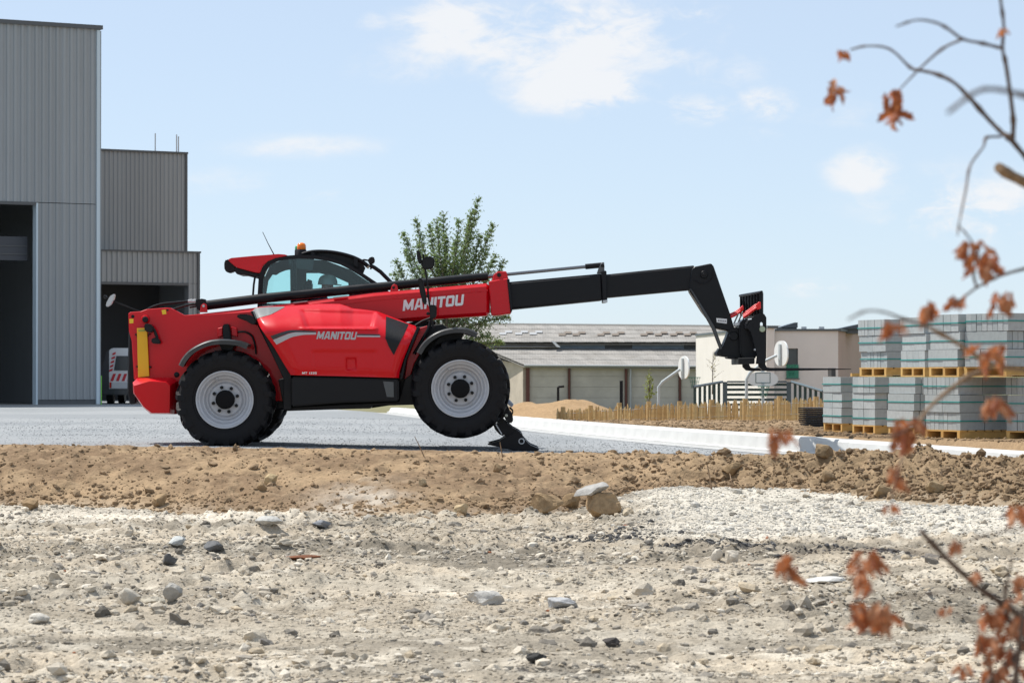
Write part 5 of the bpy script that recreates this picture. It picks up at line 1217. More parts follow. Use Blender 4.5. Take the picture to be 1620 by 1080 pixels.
# ---- boom
OUT = [(240, 503), (292, 499), (404, 486.5), (523, 471.5), (590, 463), (775, 447.2), (775, 499), (692, 504.5), (440, 524), (300, 535), (240, 532)]
boom = plate('boom', OUT, YB0, YB1, RED, TH, .045, 1)
plate('boom_collar', [(773, 445), (786, 442.5), (803.5, 440), (808.8, 495.5), (790, 498.5), (777, 499)], YB0 - .030, YB1 + .030, RED, boom, .012, 1)
plate('collar_lip', [(802, 441.5), (806, 441), (810.5, 490), (808, 495)], YB0 - .045, YB1 + .04, BLK, boom, .006)
plate('boom_rib', [(300, 507), (404, 495.5), (590, 473), (772, 457.5), (772, 460.5), (590, 476), (404, 499), (300, 511)], YB0 - .006, YB0 + .01, RED, boom, .003)
plate('cylinder_bracket', [(778, 446), (781, 434), (787, 429.5), (801, 429), (805, 443)], YB0 + .02, YB0 + .07, RED, boom, .008); plate('cylinder_bracket', [(778, 446), (781, 434), (787, 429.5), (801, 429), (805, 443)], YB1 - .12, YB1 - .07, RED, boom, .008)
disc_y('bracket_pin', 789.5, 435, YB0 - .005, .03, .4, BPL, boom, 16)
plate('lifting_eye', [(617, 461), (620, 451.5), (624, 449), (628, 451), (630.5, 460)], YB0 - .02, YB0 + .01, RED, boom, .004); disc_y('eye_hole', 622.7, 454.8, YB0 - .028, .018, .012, BPL, boom, 12)
ptube('extension_cylinder', [(322, 483.5), (420, 471.5), (590, 454.8), (772, 437)], YB0 + .12, [.062, .062, .058, .052], BLK, boom, 16)
ptube('cylinder_rod', [(772, 437), (930, 421.5), (948, 420)], YB0 + .12, .022, mat('chrome_dull', (.20, .21, .23), .25, metal=.8), boom, 10)
ptube('rod_end', [(926, 421.8), (956, 419)], YB0 + .12, .035, BLK, boom, 12)
for x_ in (410, 464, 527): plate('boom_clip', [(x_, 485.5 - (x_ - 404) * .126), (x_ + 22, 483 - (x_ - 404) * .126), (x_ + 22, 484.6 - (x_ - 404) * .126), (x_, 487 - (x_ - 404) * .126)], YB0 - .004, YB0 + .03, mat('clip_pale', (.55, .45, .42), .4), boom, 0)
lettering('boom_lettering', 'MANITOU', (637, 491.8), (95.5, -9.0), (1.2, -17.4), .6, lambda x, y: YB0 - .008, WHT, boom)
S1 = plate('boom_section', [(800, 446.5), (953, 432.5), (955, 474.8), (800, 490.5)], YB0 + .05, YB1 - .05, BLK, TH, .03)
plate('section_collar', [(951, 428.5), (959.5, 428), (961, 478), (953.5, 479)], YB0 + .03, YB1 - .03, BLK, S1, .01)
plate('rod_bracket', [(944, 433), (947, 424), (951, 415.5), (956, 416), (956.5, 432)], YB0 + .08, YB0 + .16, mat('bracket_grey', (.10, .105, .11), .4), S1, .008)
disc_y('bracket_pin', 953.5, 419.8, YB0 + .05, .024, .14, BPL, S1, 14); plate('wear_block', [(953.5, 475), (961, 474), (961, 478.5), (954, 479.2)], YB0 + .02, YB0 + .06, STEEL, S1, .003)
S2 = plate('boom_section', [(955, 434.5), (1100, 419.5), (1100, 458), (955, 471.5)], YB0 + .09, YB1 - .09, BLK, TH, .025)
# gooseneck head: two side plates with rib
head_out = [(1094, 426), (1098, 422), (1125, 416.5), (1129, 421), (1156, 499), (1162, 520), (1156, 524), (1132, 519), (1111, 492), (1092, 462), (1090, 455)]
hd = plate('boom_head', head_out, YB0 + .06, YB1 - .06, BLK, TH, .012)
ring = [(1097, 443)] + [(1112 + 15.5 * math.cos(a), 431.5 + 17 * math.sin(a)) for a in np.linspace(2.3, .2, 14)] + [(1128, 428)]
tube('weld_bead', [at(x, y, YB0 + .056) for x, y in ring], .008, BLK, hd, 6); disc_y('head_pin', 1114, 434, YB0 + .03, .05, .04, BLK, hd, 24); disc_y('head_pin_cap', 1114, 434, YB0 + .015, .02, .02, BPL, hd, 14)
plate('info_sticker', [(1133.2, 503), (1150, 504.4), (1149.8, 511.8), (1134, 509.8)], YB0 + .052, YB0 + .056, WHT, hd, 0)
for i in range(4): plate('sticker_text', [(1136 + i * 3.4, 505.7 + .25 * i), (1138.4 + i * 3.4, 505.9 + .25 * i), (1138.4 + i * 3.4, 508.6 + .25 * i), (1136 + i * 3.4, 508.4 + .25 * i)], YB0 + .049, YB0 + .051, mat('text_grey', (.25, .25, .27), .5), hd, 0)
plate('tilt_link', [(1090.5, 456), (1094, 457), (1131, 516), (1145, 555), (1140, 557), (1126, 520)], YB0 + .03, YB0 + .075, mat('link_grey', (.035, .037, .04), .3, coat=.3), TH, .008)
plate('tilt_link', [(1090.5, 456), (1094, 457), (1131, 516), (1145, 555), (1140, 557), (1126, 520)], YB1 - .08, YB1 - .04, MATS['link_grey'], TH, .008)
# quick hitch
hitch = plate('hitch', [(1136, 552), (1143, 549), (1150, 532), (1154, 520), (1163, 517), (1172, 520), (1173, 566), (1164, 567.5), (1155, 565), (1140, 563.5), (1135.5, 559)], YB0 + .02, YB1 - .02, BLK, TH, .014, 2)
disc_y('hitch_pin', 1161, 531.5, YB0 - .01, .06, .05, BLK, hitch, 24); disc_y('hitch_pin', 1137.5, 559, YB0 - .01, .035, .45, BPL, hitch, 18)
plate('hitch_lug', [(1150, 562), (1165, 564), (1163, 568), (1152, 567)], YB0 - .02, YB1 + .02, BPL, hitch, .008)
# fork carriage
YC0, YC1 = 38.52, 39.80
car = plate('fork_carriage', [(1169, 512), (1178, 503), (1186, 506), (1200, 556), (1198, 566), (1180, 568), (1171, 562)], YC0 + .3, YC1 - .3, BLK, TH, .02, 2)
plate('carriage_rail', [(1180, 510), (1196, 510), (1196, 520), (1180, 520)], YC0 + .05, YC1, BLK, car, .01); plate('carriage_rail', [(1168, 566), (1194, 565), (1194, 575.5), (1168, 576.5)], YC0 + .05, YC1, BPL, car, .01)
holed('carriage_side', [(1190, 503), (1196, 497.5), (1203, 495.5), (1209, 496.5), (1212.5, 502), (1212.2, 566), (1209, 575), (1196, 575.5), (1198, 560), (1188, 525), (1182, 518)], [[(1202.5, 511), (1204.5, 509), (1207, 511), (1207, 523), (1202.5, 523)]], YC0, YC0 + .05, BLK, car)
holed('carriage_side', [(1190, 503), (1203, 495.5), (1209, 496.5), (1212.5, 502), (1211.5, 566), (1209, 575), (1196, 575.5), (1198, 560), (1188, 525), (1182, 518)], [[(1202.5, 511), (1204.5, 509), (1207, 511), (1207, 523), (1202.5, 523)]], YC1 - .05, YC1, BLK, car)
disc_y('carriage_boss', 1187.5, 510.5, YC0 + .04, .045, .3, BPL, car, 20); disc_y('sight_disc', 1206.2, 520.5, YC0 - .02, .038, .03, mat('disc_green', (.36, .42, .30), .4), car, 20); disc_y('grease_cap', 1194.5, 553, YC0 + .27, .014, .04, WHT, car, 10)
for i in range(8):                                                              # load backrest bars
    t = i / 7; x_ = 1172.5 + 31 * t; y_ = 467.3 - 6 * t; Yb = 39.75 - 1.15 * t
    plate('backrest_bar', [(x_ - 1.9, y_), (x_ + 1.9, y_ - .3), (x_ + 1.9, 500), (x_ - 1.9, 500)], Yb, Yb + .03, BLK, car, .003)
tube('backrest_top', [at(1170.8, 467.8, 39.78), at(1205, 461.8, 38.58)], .018, BLK, car, 8)
bm = bmesh.new(); a_, b_2 = at(1171, 469, 39.80), at(1205.5, 463, 38.60); add_prism(bm, [a_, b_2, at(1205.5, 500, 38.6), at(1178, 505, 39.8)], Vector((.02, .03, 0))); from_bm('backrest_plate', bm, BLK, car)
add = [(1158, 496.5), (1165, 493), (1172, 490)]; rgb = mat('hose_red', (.70, .01, .01), .35)
for k in range(3):
    tube('red_hose', smooth_path([at(x, y + k * 2.2, 39.2 - .1 * k) for x, y in ((1154, 498), (1163, 494), (1171, 488.5), (1176, 484))]), .015, rgb, car, 8)
    tube('red_hose', smooth_path([at(x, y + k * 2.5, 38.9 - .12 * k) for x, y in ((1176, 497), (1185, 491), (1194, 484), (1203, 479))]), .017, rgb, car, 8)
plate('red_catch', [(1196, 483), (1200, 477.5), (1203.5, 477.5), (1204, 488), (1198, 490)], 38.5, 38.56, rgb, car, .006); plate('red_catch', [(1171, 488), (1174.5, 483.5), (1175, 489), (1172, 492)], 38.9, 38.95, rgb, car, .004)
for k in range(4): tube('hose', [at(1161 + 6 * k, 512, 39.0), at(1168 + 6.5 * k, 496.5 - 2.5 * k, 38.95)], .010, mat('hose_pale', (.22, .22, .20), .5), car, 6)
plate('coupling_block', [(1161, 511), (1175, 508.5), (1176, 513), (1162, 516)], 38.9, 39.0, STEEL, car, .004)
def fork_tine(Yc):
    top = [(1199, 560), (1211, 560), (1211, 576), (1213, 580.6), (1218, 581.6), (1290, 582.2), (1347, 583.2), (1347, 584.2), (1290, 585.6), (1216, 586.8), (1206, 585.6), (1200.5, 580)]
    bm = bmesh.new(); off = (Yc - 38.65); add_prism(bm, [at(x, y, 38.65) + Vector((0, off, 0)) for x, y in top], Vector((0, .11, 0))); bmesh.ops.recalc_face_normals(bm, faces=bm.faces); bevel_sharp(bm, .006); return from_bm('fork_tine', bm, BLK, TH)
fork_tine(38.65); ft = fork_tine(39.62); ft.location.x -= .13

# ---- cab
CY0, CY1 = 39.46, 40.30
outer = [(407, 500), (407.5, 466), (409, 441), (413, 426), (423, 413.5), (434, 408.5), (446, 405.6), (474, 403), (497, 403.8), (515, 406), (540, 413), (557, 421.5), (574, 432), (598, 448), (622, 466), (640, 500)]
inner = [(415, 500), (415.5, 466), (416.5, 443), (420, 430), (428, 418.5), (438, 413.6), (450, 410.8), (474, 409), (497, 409.8), (515, 412), (538, 418.5), (554, 426.5), (570, 436.5), (592, 452), (612, 468), (628, 500)]
for Yq in (CY0, CY1 - .05): holed('cab_frame', outer, [inner[::-1]], Yq, Yq + .05, BLK, TH)
near = plate('side_window', inner, CY0 + .02, CY0 + .026, CABGL, TH, 0); plate('window_pillar', [(460.5, 411), (468.5, 409.5), (469, 500), (461, 500)], CY0 + .027, CY0 + .06, BLK, near, 0)
plate('sun_band', [(456, 410.9), (474, 409.2), (497, 410), (494, 427), (470, 425), (457, 418)], CY0 + .028, CY0 + .032, mat('tint_band', (.03, .035, .045), .3), near, 0)
LIN = mat('cab_lining', (.05, .06, .065), .7)
hA = [(422, 480), (421.5, 462), (424.5, 444), (431, 434.5), (437, 435), (443, 431), (452, 427.5), (459, 426.5), (459.5, 480)]
hB = [(485, 480), (484.5, 432), (505, 432), (530, 438), (551, 447.5), (553, 480)]
holed('far_wall', [(414, 500), (415, 466), (417, 442), (428, 418), (450, 410.5), (474, 409), (515, 412), (554, 426.5), (592, 452), (622, 475), (622, 500)], [hA, hB], CY1 - .051, CY1 - .02, LIN, TH)
for h_ in (hA, hB): plate('far_window', h_, CY1 - .04, CY1 - .034, CABGL, TH, 0)
rp = smooth_path([at(x, y, CY0 + .05) for x, y in ((412, 428), (423, 413.5), (446, 405.6), (474, 403.2), (500, 404), (520, 407))], 4); bm = bmesh.new()
up_, dn_ = [], []
for p in rp: up_.append((bm.verts.new(p), bm.verts.new(p + Vector((0, CY1 - CY0 - .1, 0)))))
for a, b in zip(up_, up_[1:]): bm.faces.new((a[0], b[0], b[1], a[1]))
bmesh.ops.solidify(bm, geom=bm.faces, thickness=.03); from_bm('cab_roof', bm, BLK, TH)
wp = smooth_path([at(x, y, CY0 + .05) for x, y in ((520, 407.5), (545, 415.5), (574, 432.5), (600, 450), (620, 468))], 4); bm = bmesh.new(); up_ = []
for p in wp: up_.append((bm.verts.new(p), bm.verts.new(p + Vector((0, CY1 - CY0 - .1, 0)))))
for a, b in zip(up_, up_[1:]): bm.faces.new((a[0], b[0], b[1], a[1]))
from_bm('windscreen', bm, CABGL, TH, smooth=True)
# roof guard
guard = thing('roof_guard', at(520, 402, CY0), None, None, parent=TH)
gp_ = [(478, 402), (490, 398.6), (505, 397.4), (525, 398.6), (545, 402.4), (562, 408), (576, 415.5), (582, 421)]
for Yq in (CY0 + .10, CY1 - .10): tube('guard_rail', smooth_path([at(x, y, Yq) for x, y in gp_]), .022, BLK, guard, 8)
gq = smooth_path([at(x, y, CY0 + .10) for x, y in gp_], 3)
for k in range(2, len(gq) - 1, 1):
    a = gq[k]; t = (gq[min(k + 1, len(gq) - 1)] - gq[k - 1]).normalized(); nn = Vector((-t.z, 0, t.x)); bm = bmesh.new()
    add_prism(bm, [a + t * -.012 - nn * .03, a + t * .012 - nn * .03, a + t * .004 + nn * .022, a - t * .020 + nn * .022], Vector((0, CY1 - CY0 - .2, 0))); from_bm('guard_bar', bm, BLK, guard)
for x_ in (492, 560): plate('guard_foot', [(x_, 399 + (x_ - 492) * .12), (x_ + 6, 399.6 + (x_ - 492) * .12), (x_ + 6, 406 + (x_ - 492) * .24), (x_, 405 + (x_ - 492) * .22)], CY0 + .06, CY0 + .1, BLK, guard, 0)
plate('guard_skirt', [(480, 403.5), (490, 400.5), (505, 399.5), (525, 400.6), (545, 404.4), (562, 410), (574, 417), (578, 424), (574, 434), (557, 424), (540, 416), (515, 409), (497, 406), (484, 405)], CY0 + .11, CY0 + .14, BPL, guard, 0)
# work light at the front of the roof
plate('work_light', [(583, 408), (590, 405.5), (592.5, 409), (592, 416), (586, 418), (582, 415)], CY0 + .05, CY0 + .2, BPL, TH, .01, 2); ptube('light_bracket', [(570, 413), (576, 411), (583, 412), (588, 422), (586, 426)], CY0 + .1, .014, BPL, TH, 6)
ptube('front_grab_bar', [(586, 420), (592, 423), (602, 430), (612, 440), (619, 447), (626, 462)], CY0 + .06, .026, BLK, TH, 8)
ptube('front_grab_bar', [(586, 420), (592, 423), (602, 430), (612, 440), (619, 447), (626, 462)], CY1 - .1, .022, BLK, TH, 8)
# beacon and aerial
bp_ = at(477, 402, CY0 + .35); bm = bmesh.new(); 
def lathe_z(prof, c, n=20):
    bm = bmesh.new(); rings = [[bm.verts.new((c.x + r * math.cos(2 * math.pi * k / n), c.y + r * math.sin(2 * math.pi * k / n), c.z + z)) for k in range(n)] for r, z in prof]
    for a, b in zip(rings, rings[1:]):
        for k in range(n): bm.faces.new((a[k], a[(k + 1) % n], b[(k + 1) % n], b[k]))
    bm.faces.new(rings[0][::-1]); bm.faces.new(rings[-1]); return bm
bm.free()
bc = from_bm('beacon', lathe_z([(.066, -.03), (.066, .045), (.058, .062)], bp_), BPL, TH, angle=40)
from_bm('beacon_lens', lathe_z([(.056, .060), (.060, .075), (.058, .115), (.045, .140), (.02, .150)], bp_), ORANGE, bc, angle=50)
bp2 = at(471.5, 402, CY1 - .25); b2_ = from_bm('beacon', lathe_z([(.045, -.03), (.045, .05), (.04, .06)], bp2), BPL, TH, angle=40); from_bm('beacon_lens', lathe_z([(.040, .058), (.042, .08), (.036, .105), (.015, .118)], bp2), GREENL, b2_, angle=50)
ptube('aerial', [(433.5, 403), (424, 385), (415.5, 367)], CY0 + .4, [.008, .005, .004], BPL, TH, 5)
# red rear hood of the cab
rh = [(360, 410.5), (366, 408), (400, 404.8), (440, 401.8), (452, 402.6), (455, 404.4), (436, 408), (424, 413), (416, 420), (411, 432), (402, 430.5), (374, 423), (364.5, 415)]
crd = plate('cab_rear_cowl', rh, CY0 - .02, CY1 + .02, RED, TH, .02, 2, 40)
plate('cowl_underside', [(371, 422), (402, 431), (411, 433), (411, 437), (402, 438.5), (385, 434), (375, 434), (370, 428)], CY0 + .02, CY1 - .02, BPL, crd, .008)
plate('cowl_lamp', [(355, 413), (358, 410), (366, 411.5), (372, 420), (373, 427), (366, 431.5), (360, 431.5), (355, 427), (354.5, 419)], CY0 + .02, CY0 + .22, BPL, crd, .012, 2)
ptube('cab_rear_bar', [(404, 434), (401.5, 450), (400, 470), (399, 480)], CY0 + .05, .014, BLK, TH, 6)
plate('cab_base', [(400, 500), (640, 500), (650, 590), (430, 590)], CY0 + .1, CY1 + .1, BLK, TH, .02)
# seat and steering wheel inside
seat = plate('driver_seat', [(478, 470), (484, 442), (489, 440), (492, 446), (491, 470), (497, 528), (540, 524), (542, 536), (490, 542), (482, 520)], 39.66, 40.08, mat('seat_fabric', (.02, .02, .022), .8), TH, .03, 2)
ptube('steering_column', [(585, 545), (572, 495)], 39.88, .025, BPL, TH, 8)
sc_ = at(570, 490, 39.88); ax = (at(572, 495, 39.88) - at(585, 545, 39.88)).normalized(); e1_ = Vector((0, 1, 0)); e2_ = ax.cross(e1_)
tube('steering_wheel', [sc_ + (e1_ * math.cos(a) + e2_ * math.sin(a)) * .19 for a in np.linspace(0, 2 * math.pi, 25)], .014, BPL, TH, 6, False)
tube('steering_wheel', [sc_ - e1_ * .19, sc_, sc_ + e1_ * .19], .012, BPL, TH, 6)

# ---- mirrors on the front corner
ptube('mirror_pole', [(686, 520), (682, 500), (678, 470), (675, 440), (671, 415), (669.5, 402)], 38.35, .012, BPL, TH, 8)
ptube('mirror_stay', [(657, 515), (668, 508), (684, 502)], 38.38, .014, BPL, TH, 8); ptube('mirror_stay', [(684, 500), (678, 520), (664, 545), (655, 560)], 38.42, .022, BLK, TH, 8)
plate('mirror_head', [(659, 397), (660.5, 394), (663.5, 397), (667, 408), (665.5, 419), (662.5, 417), (659.5, 408)], 38.28, 38.46, BPL, TH, .015, 2)
plate('mirror_housing', [(667, 409), (671, 406.5), (684, 405.5), (687.5, 408), (687, 422), (683, 425.5), (670, 426.5), (666, 422)], 38.30, 38.42, BPL, TH, .018, 2)
plate('mirror_head', [(661, 440), (664, 438), (668, 441), (673, 462), (675, 479), (672, 483), (669, 480), (664, 462)], 38.26, 38.46, BPL, TH, .02, 2)
plate('mirror_base', [(679, 484), (684, 481), (691, 484), (690.5, 498), (688, 504), (680, 503)], 38.28, 38.40, BPL, TH, .012, 2)
for y_ in (455, 468, 496): disc_y('pole_clamp', 677, y_, 38.32, .022, .05, BPL, TH, 12)

# ---- stabilisers
def stabiliser(dY, name='stabiliser'):
    st = thing(name, at(820, 712, 38.62 + dY), None, None, parent=TH)
    def q(nm, pts, a, b, m, bev=.008, seg=1):
        bm = bmesh.new(); add_prism(bm, [at(x, y, 38.62) + Vector((0, dY + a, 0)) for x, y in pts], Vector((0, b - a, 0))); bmesh.ops.recalc_face_normals(bm, faces=bm.faces); bevel_sharp(bm, bev, seg); return from_bm(nm, bm, m, st)
    q('upper_arm', [(745, 610), (785, 622), (801, 640), (806, 648), (796, 662), (786, 668), (750, 640)], .03, .20, BLK)
    q('cylinder_bracket', [(794, 652), (799, 647), (808, 650), (812, 662), (811, 668), (807, 670), (800, 664)], -.03, .22, BLK, .012, 2)
    q('guard_flap', [(802.5, 638), (804.5, 632), (812.5, 640), (809.5, 644.5)], .0, .2, mat('flap_grey', (.28, .32, .40), .3), .004)
    q('leg', [(785, 668), (793, 661), (812, 676.5), (822, 682), (828, 695), (818, 703), (800, 690), (790, 682)], .02, .20, BLK, .012, 2)
    q('rear_flange', [(780, 672), (785, 671), (796, 684), (797, 690), (790, 687), (783, 679)], .04, .18, BLK)
    q('foot', [(770, 702.5), (790, 697), (800, 690), (808, 687), (818, 681), (824, 683), (828, 692), (838, 703), (850, 708), (853, 708), (852, 713.5), (835, 714.5), (812, 712), (790, 707)], -.06, .30, BLK, .012, 2)
    c = at(825, 697.5, 38.62) + Vector((0, dY - .066, 0)); tube('pin_ring', [c + Vector((.033 * math.cos(t), 0, .033 * math.sin(t))) for t in np.linspace(0, 2 * math.pi, 21)], .007, mat('pin_pale', (.6, .6, .6), .4), st, 6, False)
    q('leg_marker', [(783.5, 671), (785.5, 671), (795, 686.5), (793, 686.5)], .012, .02, WHT, 0)
    disc = at(801, 657, 38.62) + Vector((0, dY - .04, 0)); bm = bmesh.new(); rg = lathe_y(bm, [(.015, 0), (.02, .004), (.02, .02)], 12, disc); bm.faces.new(rg[0]); from_bm('grease_cap', bm, mat('cap_pale', (.55, .55, .45), .4), st)
    tube('hose', smooth_path([at(x, y, 38.62) + Vector((0, dY + .0, 0)) for x, y in ((806, 645), (811, 650), (810, 656))]), .009, BPL, st, 6)
stabiliser(0.0); stabiliser(1.05)
plate('stabiliser_beam', [(735, 600), (775, 605), (788, 622), (780, 640), (740, 632)], 38.55, 39.95, BLK, TH, .02)

# ================================================================== DRIVER
SKIN = mat('skin', (.42, .24, .16), .6); CLOTH = mat('work_shirt', (.05, .06, .09), .85); HELM = mat('helmet', (.30, .40, .38), .35, coat=.2)
hc = at(518.5, 452, 39.87); px_ = lambda x, y, dy=0.0: at(x, y, 39.87 + dy)
per = thing('person', Vector((hc.x, 39.87, at(500, 520, 39.87).z)), 'driver in a pale green safety helmet seated in the cab', 'person')
J_ = {'pelvis': px_(500, 516), 'waist': px_(500, 502), 'chest': px_(504, 484), 'necklow': px_(509, 471), 'neck': px_(512, 465), 'head1': px_(517, 459), 'head2': px_(518.5, 449.5), 'head3': px_(517.5, 442),
      'sl': px_(506, 475, -.19), 'sr': px_(506, 475, .19), 'el': px_(515, 502, -.24), 'er': px_(515, 502, .24), 'wl': px_(545, 497, -.15), 'wr': px_(545, 497, .15), 'hl': px_(556, 493, -.13), 'hr': px_(556, 493, .13),
      'hpl': px_(503, 519, -.10), 'hpr': px_(503, 519, .10), 'kl': px_(552, 515, -.13), 'kr': px_(552, 515, .13), 'al': px_(563, 565, -.13), 'ar': px_(563, 565, .13), 'tl': px_(585, 571, -.13), 'tr': px_(585, 571, .13)}
E_ = [('pelvis', 'waist'), ('waist', 'chest'), ('chest', 'necklow'), ('necklow', 'neck'), ('neck', 'head1'), ('head1', 'head2'), ('head2', 'head3'), ('necklow', 'sl'), ('necklow', 'sr'), ('sl', 'el'), ('sr', 'er'), ('el', 'wl'), ('er', 'wr'), ('wl', 'hl'), ('wr', 'hr'), ('pelvis', 'hpl'), ('pelvis', 'hpr'), ('hpl', 'kl'), ('hpr', 'kr'), ('kl', 'al'), ('kr', 'ar'), ('al', 'tl'), ('ar', 'tr')]
RD = dict(pelvis=.15, waist=.13, chest=.15, necklow=.085, neck=.058, head1=.078, head2=.092, head3=.082, sl=.07, sr=.07, el=.048, er=.048, wl=.034, wr=.034, hl=.036, hr=.036, hpl=.10, hpr=.10, kl=.07, kr=.07, al=.05, ar=.05, tl=.035, tr=.035)
ks = list(J_); me = bpy.data.meshes.new('body'); me.from_pydata([J_[k] - _wl(per) for k in ks], [(ks.index(a), ks.index(b)) for a, b in E_], []); body = link('body', me, None, per)
sk = body.modifiers.new('skin', 'SKIN'); sk.use_smooth_shade = True
for i, k in enumerate(ks):
    sv = me.skin_vertices[0].data[i]; sv.radius = (RD[k], RD[k]); sv.use_root = (k == 'pelvis')
body.modifiers.new('sub', 'SUBSURF').levels = 1; body.modifiers['sub'].render_levels = 2
bmat = bpy.data.materials.new('person_surface'); bmat.use_nodes = True; n_ = N(bmat.node_tree); p_ = bmat.node_tree.nodes['Principled BSDF']
sep = n_.new('ShaderNodeSeparateXYZ'); n_.link(n_.new('ShaderNodeTexCoord').outputs['Object'], sep.inputs[0]); zc = J_['neck'].z - _wl(per).z - .03
n_.link(n_.mix(n_.ramp(sep.outputs[2], zc - .01, zc + .01), (.05, .06, .09), (.40, .235, .16)), p_.inputs['Base Color']); p_.inputs['Roughness'].default_value = .7; me.materials.append(bmat)
hz = px_(518.5, 449.5)
prof = [(.116, .0), (.114, .03), (.105, .07), (.086, .102), (.055, .122), (.02, .129)]
hb = lathe_z(prof, hz, 24); 
for v in hb.verts: v.co.x = hz.x + (v.co.x - hz.x) * 1.12
helm = from_bm('helmet', hb, HELM, per, angle=50)
bm = bmesh.new(); pts = []
for k in range(24):
    a = 2 * math.pi * k / 24; pts.append(hz + Vector((math.cos(a) * .132 + (.05 * max(0, math.cos(a)) ** 2), math.sin(a) * .122, -.006 - .012 * max(0, math.cos(a)))))
add_prism(bm, pts, Vector((0, 0, .012))); from_bm('helmet_brim', bm, HELM, helm)
rb = bmesh.new(); add_prism(rb, [hz + Vector((x, -.008, z)) for x, z in ((-.11, .05), (-.06, .112), (0, .134), (.06, .115), (.11, .055), (.1, .045), (.05, .1), (0, .118), (-.05, .1), (-.1, .04))], Vector((0, .016, 0))); from_bm('helmet_ridge', rb, HELM, helm)
# face: nose, ear, fingers
nb = bmesh.new(); add_prism(nb, [px_(526, 452.5, -.012), px_(529.3, 456.8, -.012), px_(526, 457.6, -.012)], Vector((0, .024, 0))); bevel_sharp(nb, .004); from_bm('nose', nb, SKIN, body)
eb = bmesh.new(); bmesh.ops.create_uvsphere(eb, u_segments=10, v_segments=8, radius=.03, matrix=Matrix.Translation(px_(517, 455, -.088)) @ Matrix.Diagonal((.6, .35, 1, 1))); from_bm('ear', eb, SKIN, body, smooth=True)
for sg in (-1, 1):
    h0 = J_['hl' if sg < 0 else 'hr']
    for k in range(4):
        b0 = h0 + Vector((.02, (k - 1.5) * .019, .012)); tube('finger', [b0, b0 + Vector((.035, 0, .012)), b0 + Vector((.055, 0, -.008)), b0 + Vector((.052, 0, -.03))], [.010, .0095, .009, .007], SKIN, body, 6)
    b0 = h0 + Vector((-.005, -sg * .03, .0)); tube('thumb', [b0, b0 + Vector((.03, -sg * .015, .005)), b0 + Vector((.05, -sg * .012, -.01))], [.012, .011, .008], SKIN, body, 6)

# ================================================================== FOREGROUND SHRUB
TWG = mat('twig_bark', (.11, .07, .05), .8, var=.35, vscale=60); TWG2 = mat('twig_pale', (.26, .16, .085), .8, var=.3, vscale=50)
SD = 5.6; sb = Vector((1.32, SD + .1, 0)); sb.z = float(surf_z(sb.x, sb.y)[0])
shrub = thing('dry_shrub', sb, 'bare twiggy shrub with curled brown leaves hanging at the right edge', 'shrub')
tube('stem', smooth_path([sb - Vector((0, 0, .1)), sb + Vector((.02, 0, .6)), sb + Vector((-.06, -.02, 1.2)), sb + Vector((0.03, 0, 1.9)), sb + Vector((-.05, 0, 2.5))]), [.024 - .014 * i / 16 for i in range(17)], TWG, shrub, 8)
tube('stem', smooth_path([sb + Vector((0, 0, .02)), sb + Vector((-.1, -.1, .45)), sb + Vector((-.20, -.12, .95)), sb + Vector((-.10, -.1, 1.35))]), [.018 - .01 * i / 12 for i in range(13)], TWG, shrub, 8)
def br(pts, d0, d1, r0, r1, m=TWG):
    n = len(pts); P = smooth_path([at(x, y, d0 + (d1 - d0) * i / (n - 1)) for i, (x, y) in enumerate(pts)], 4)
    tube('branch', P, [(r0 + (r1 - r0) * i / (len(P) - 1)) * (1.45 if i % 9 == 4 else random.uniform(.85, 1.12)) for i in range(len(P))], m, shrub, 6)
br([(1900, 480), (1740, 372), (1640, 268), (1600, 222), (1585, 210), (1565, 190), (1532, 153), (1508, 130), (1480, 117), (1453, 111), (1440, 107), (1408, 78), (1372, 73), (1345, 79)], 5.7, 5.9, .0066, .0018)
br([(1602, 224), (1603, 190), (1597, 140), (1591, 100), (1586, 76), (1588, 40), (1583, 0), (1578, -60)], 5.75, 5.6, .0046, .0024)
br([(1586, 77), (1555, 69), (1523, 62), (1500, 46), (1480, 36), (1450, 32), (1418, 42)], 5.7, 5.4, .0034, .0018)
br([(1523, 62), (1490, 78), (1453, 111), (1425, 140)], 5.6, 5.8, .0028, .0016)
br([(1583, 216), (1560, 218), (1556, 232), (1535, 262), (1528, 300), (1518, 350), (1515, 372)], 5.8, 5.3, .0030, .0014)
br([(1760, 185), (1625, 152), (1570, 141), (1540, 148), (1500, 178)], 3.6, 3.4, .0036, .0022)
br([(1760, 372), (1660, 308), (1600, 278), (1580, 265)], 5.7, 5.6, .014, .010, TWG2)
br([(1860, 400), (1700, 405), (1625, 424), (1580, 437), (1545, 455), (1525, 470), (1508, 482)], 5.6, 5.5, .0042, .0016)
br([(1545, 455), (1540, 430), (1548, 400), (1530, 372), (1515, 355)], 5.5, 5.3, .003, .0012)
br([(1470, 516), (1430, 505), (1400, 494), (1370, 492), (1342, 505)], 5.0, 4.3, .0028, .0014)
br([(1880, 620), (1720, 590), (1625, 585), (1570, 577), (1540, 560), (1510, 540), (1470, 518)], 5.6, 5.2, .0066, .003, TWG2)
br([(1575, 578), (1530, 597), (1480, 635), (1455, 665), (1443, 690), (1425, 712)], 5.45, 5.1, .0048, .0022, TWG2)
br([(1452, 668), (1410, 690), (1340, 686), (1280, 680), (1245, 688)], 5.1, 4.7, .0016, .0009)
br([(1430, 705), (1424, 735), (1416, 760), (1408, 800)], 5.1, 5.0, .0016, .0008)
br([(1840, 1060), (1700, 1010), (1630, 984), (1600, 963), (1550, 930), (1500, 885), (1457, 840)], 5.6, 5.2, .009, .0042)
br([(1780, 800), (1680, 826), (1620, 834), (1560, 846), (1510, 862)], 5.4, 5.1, .003, .0012)
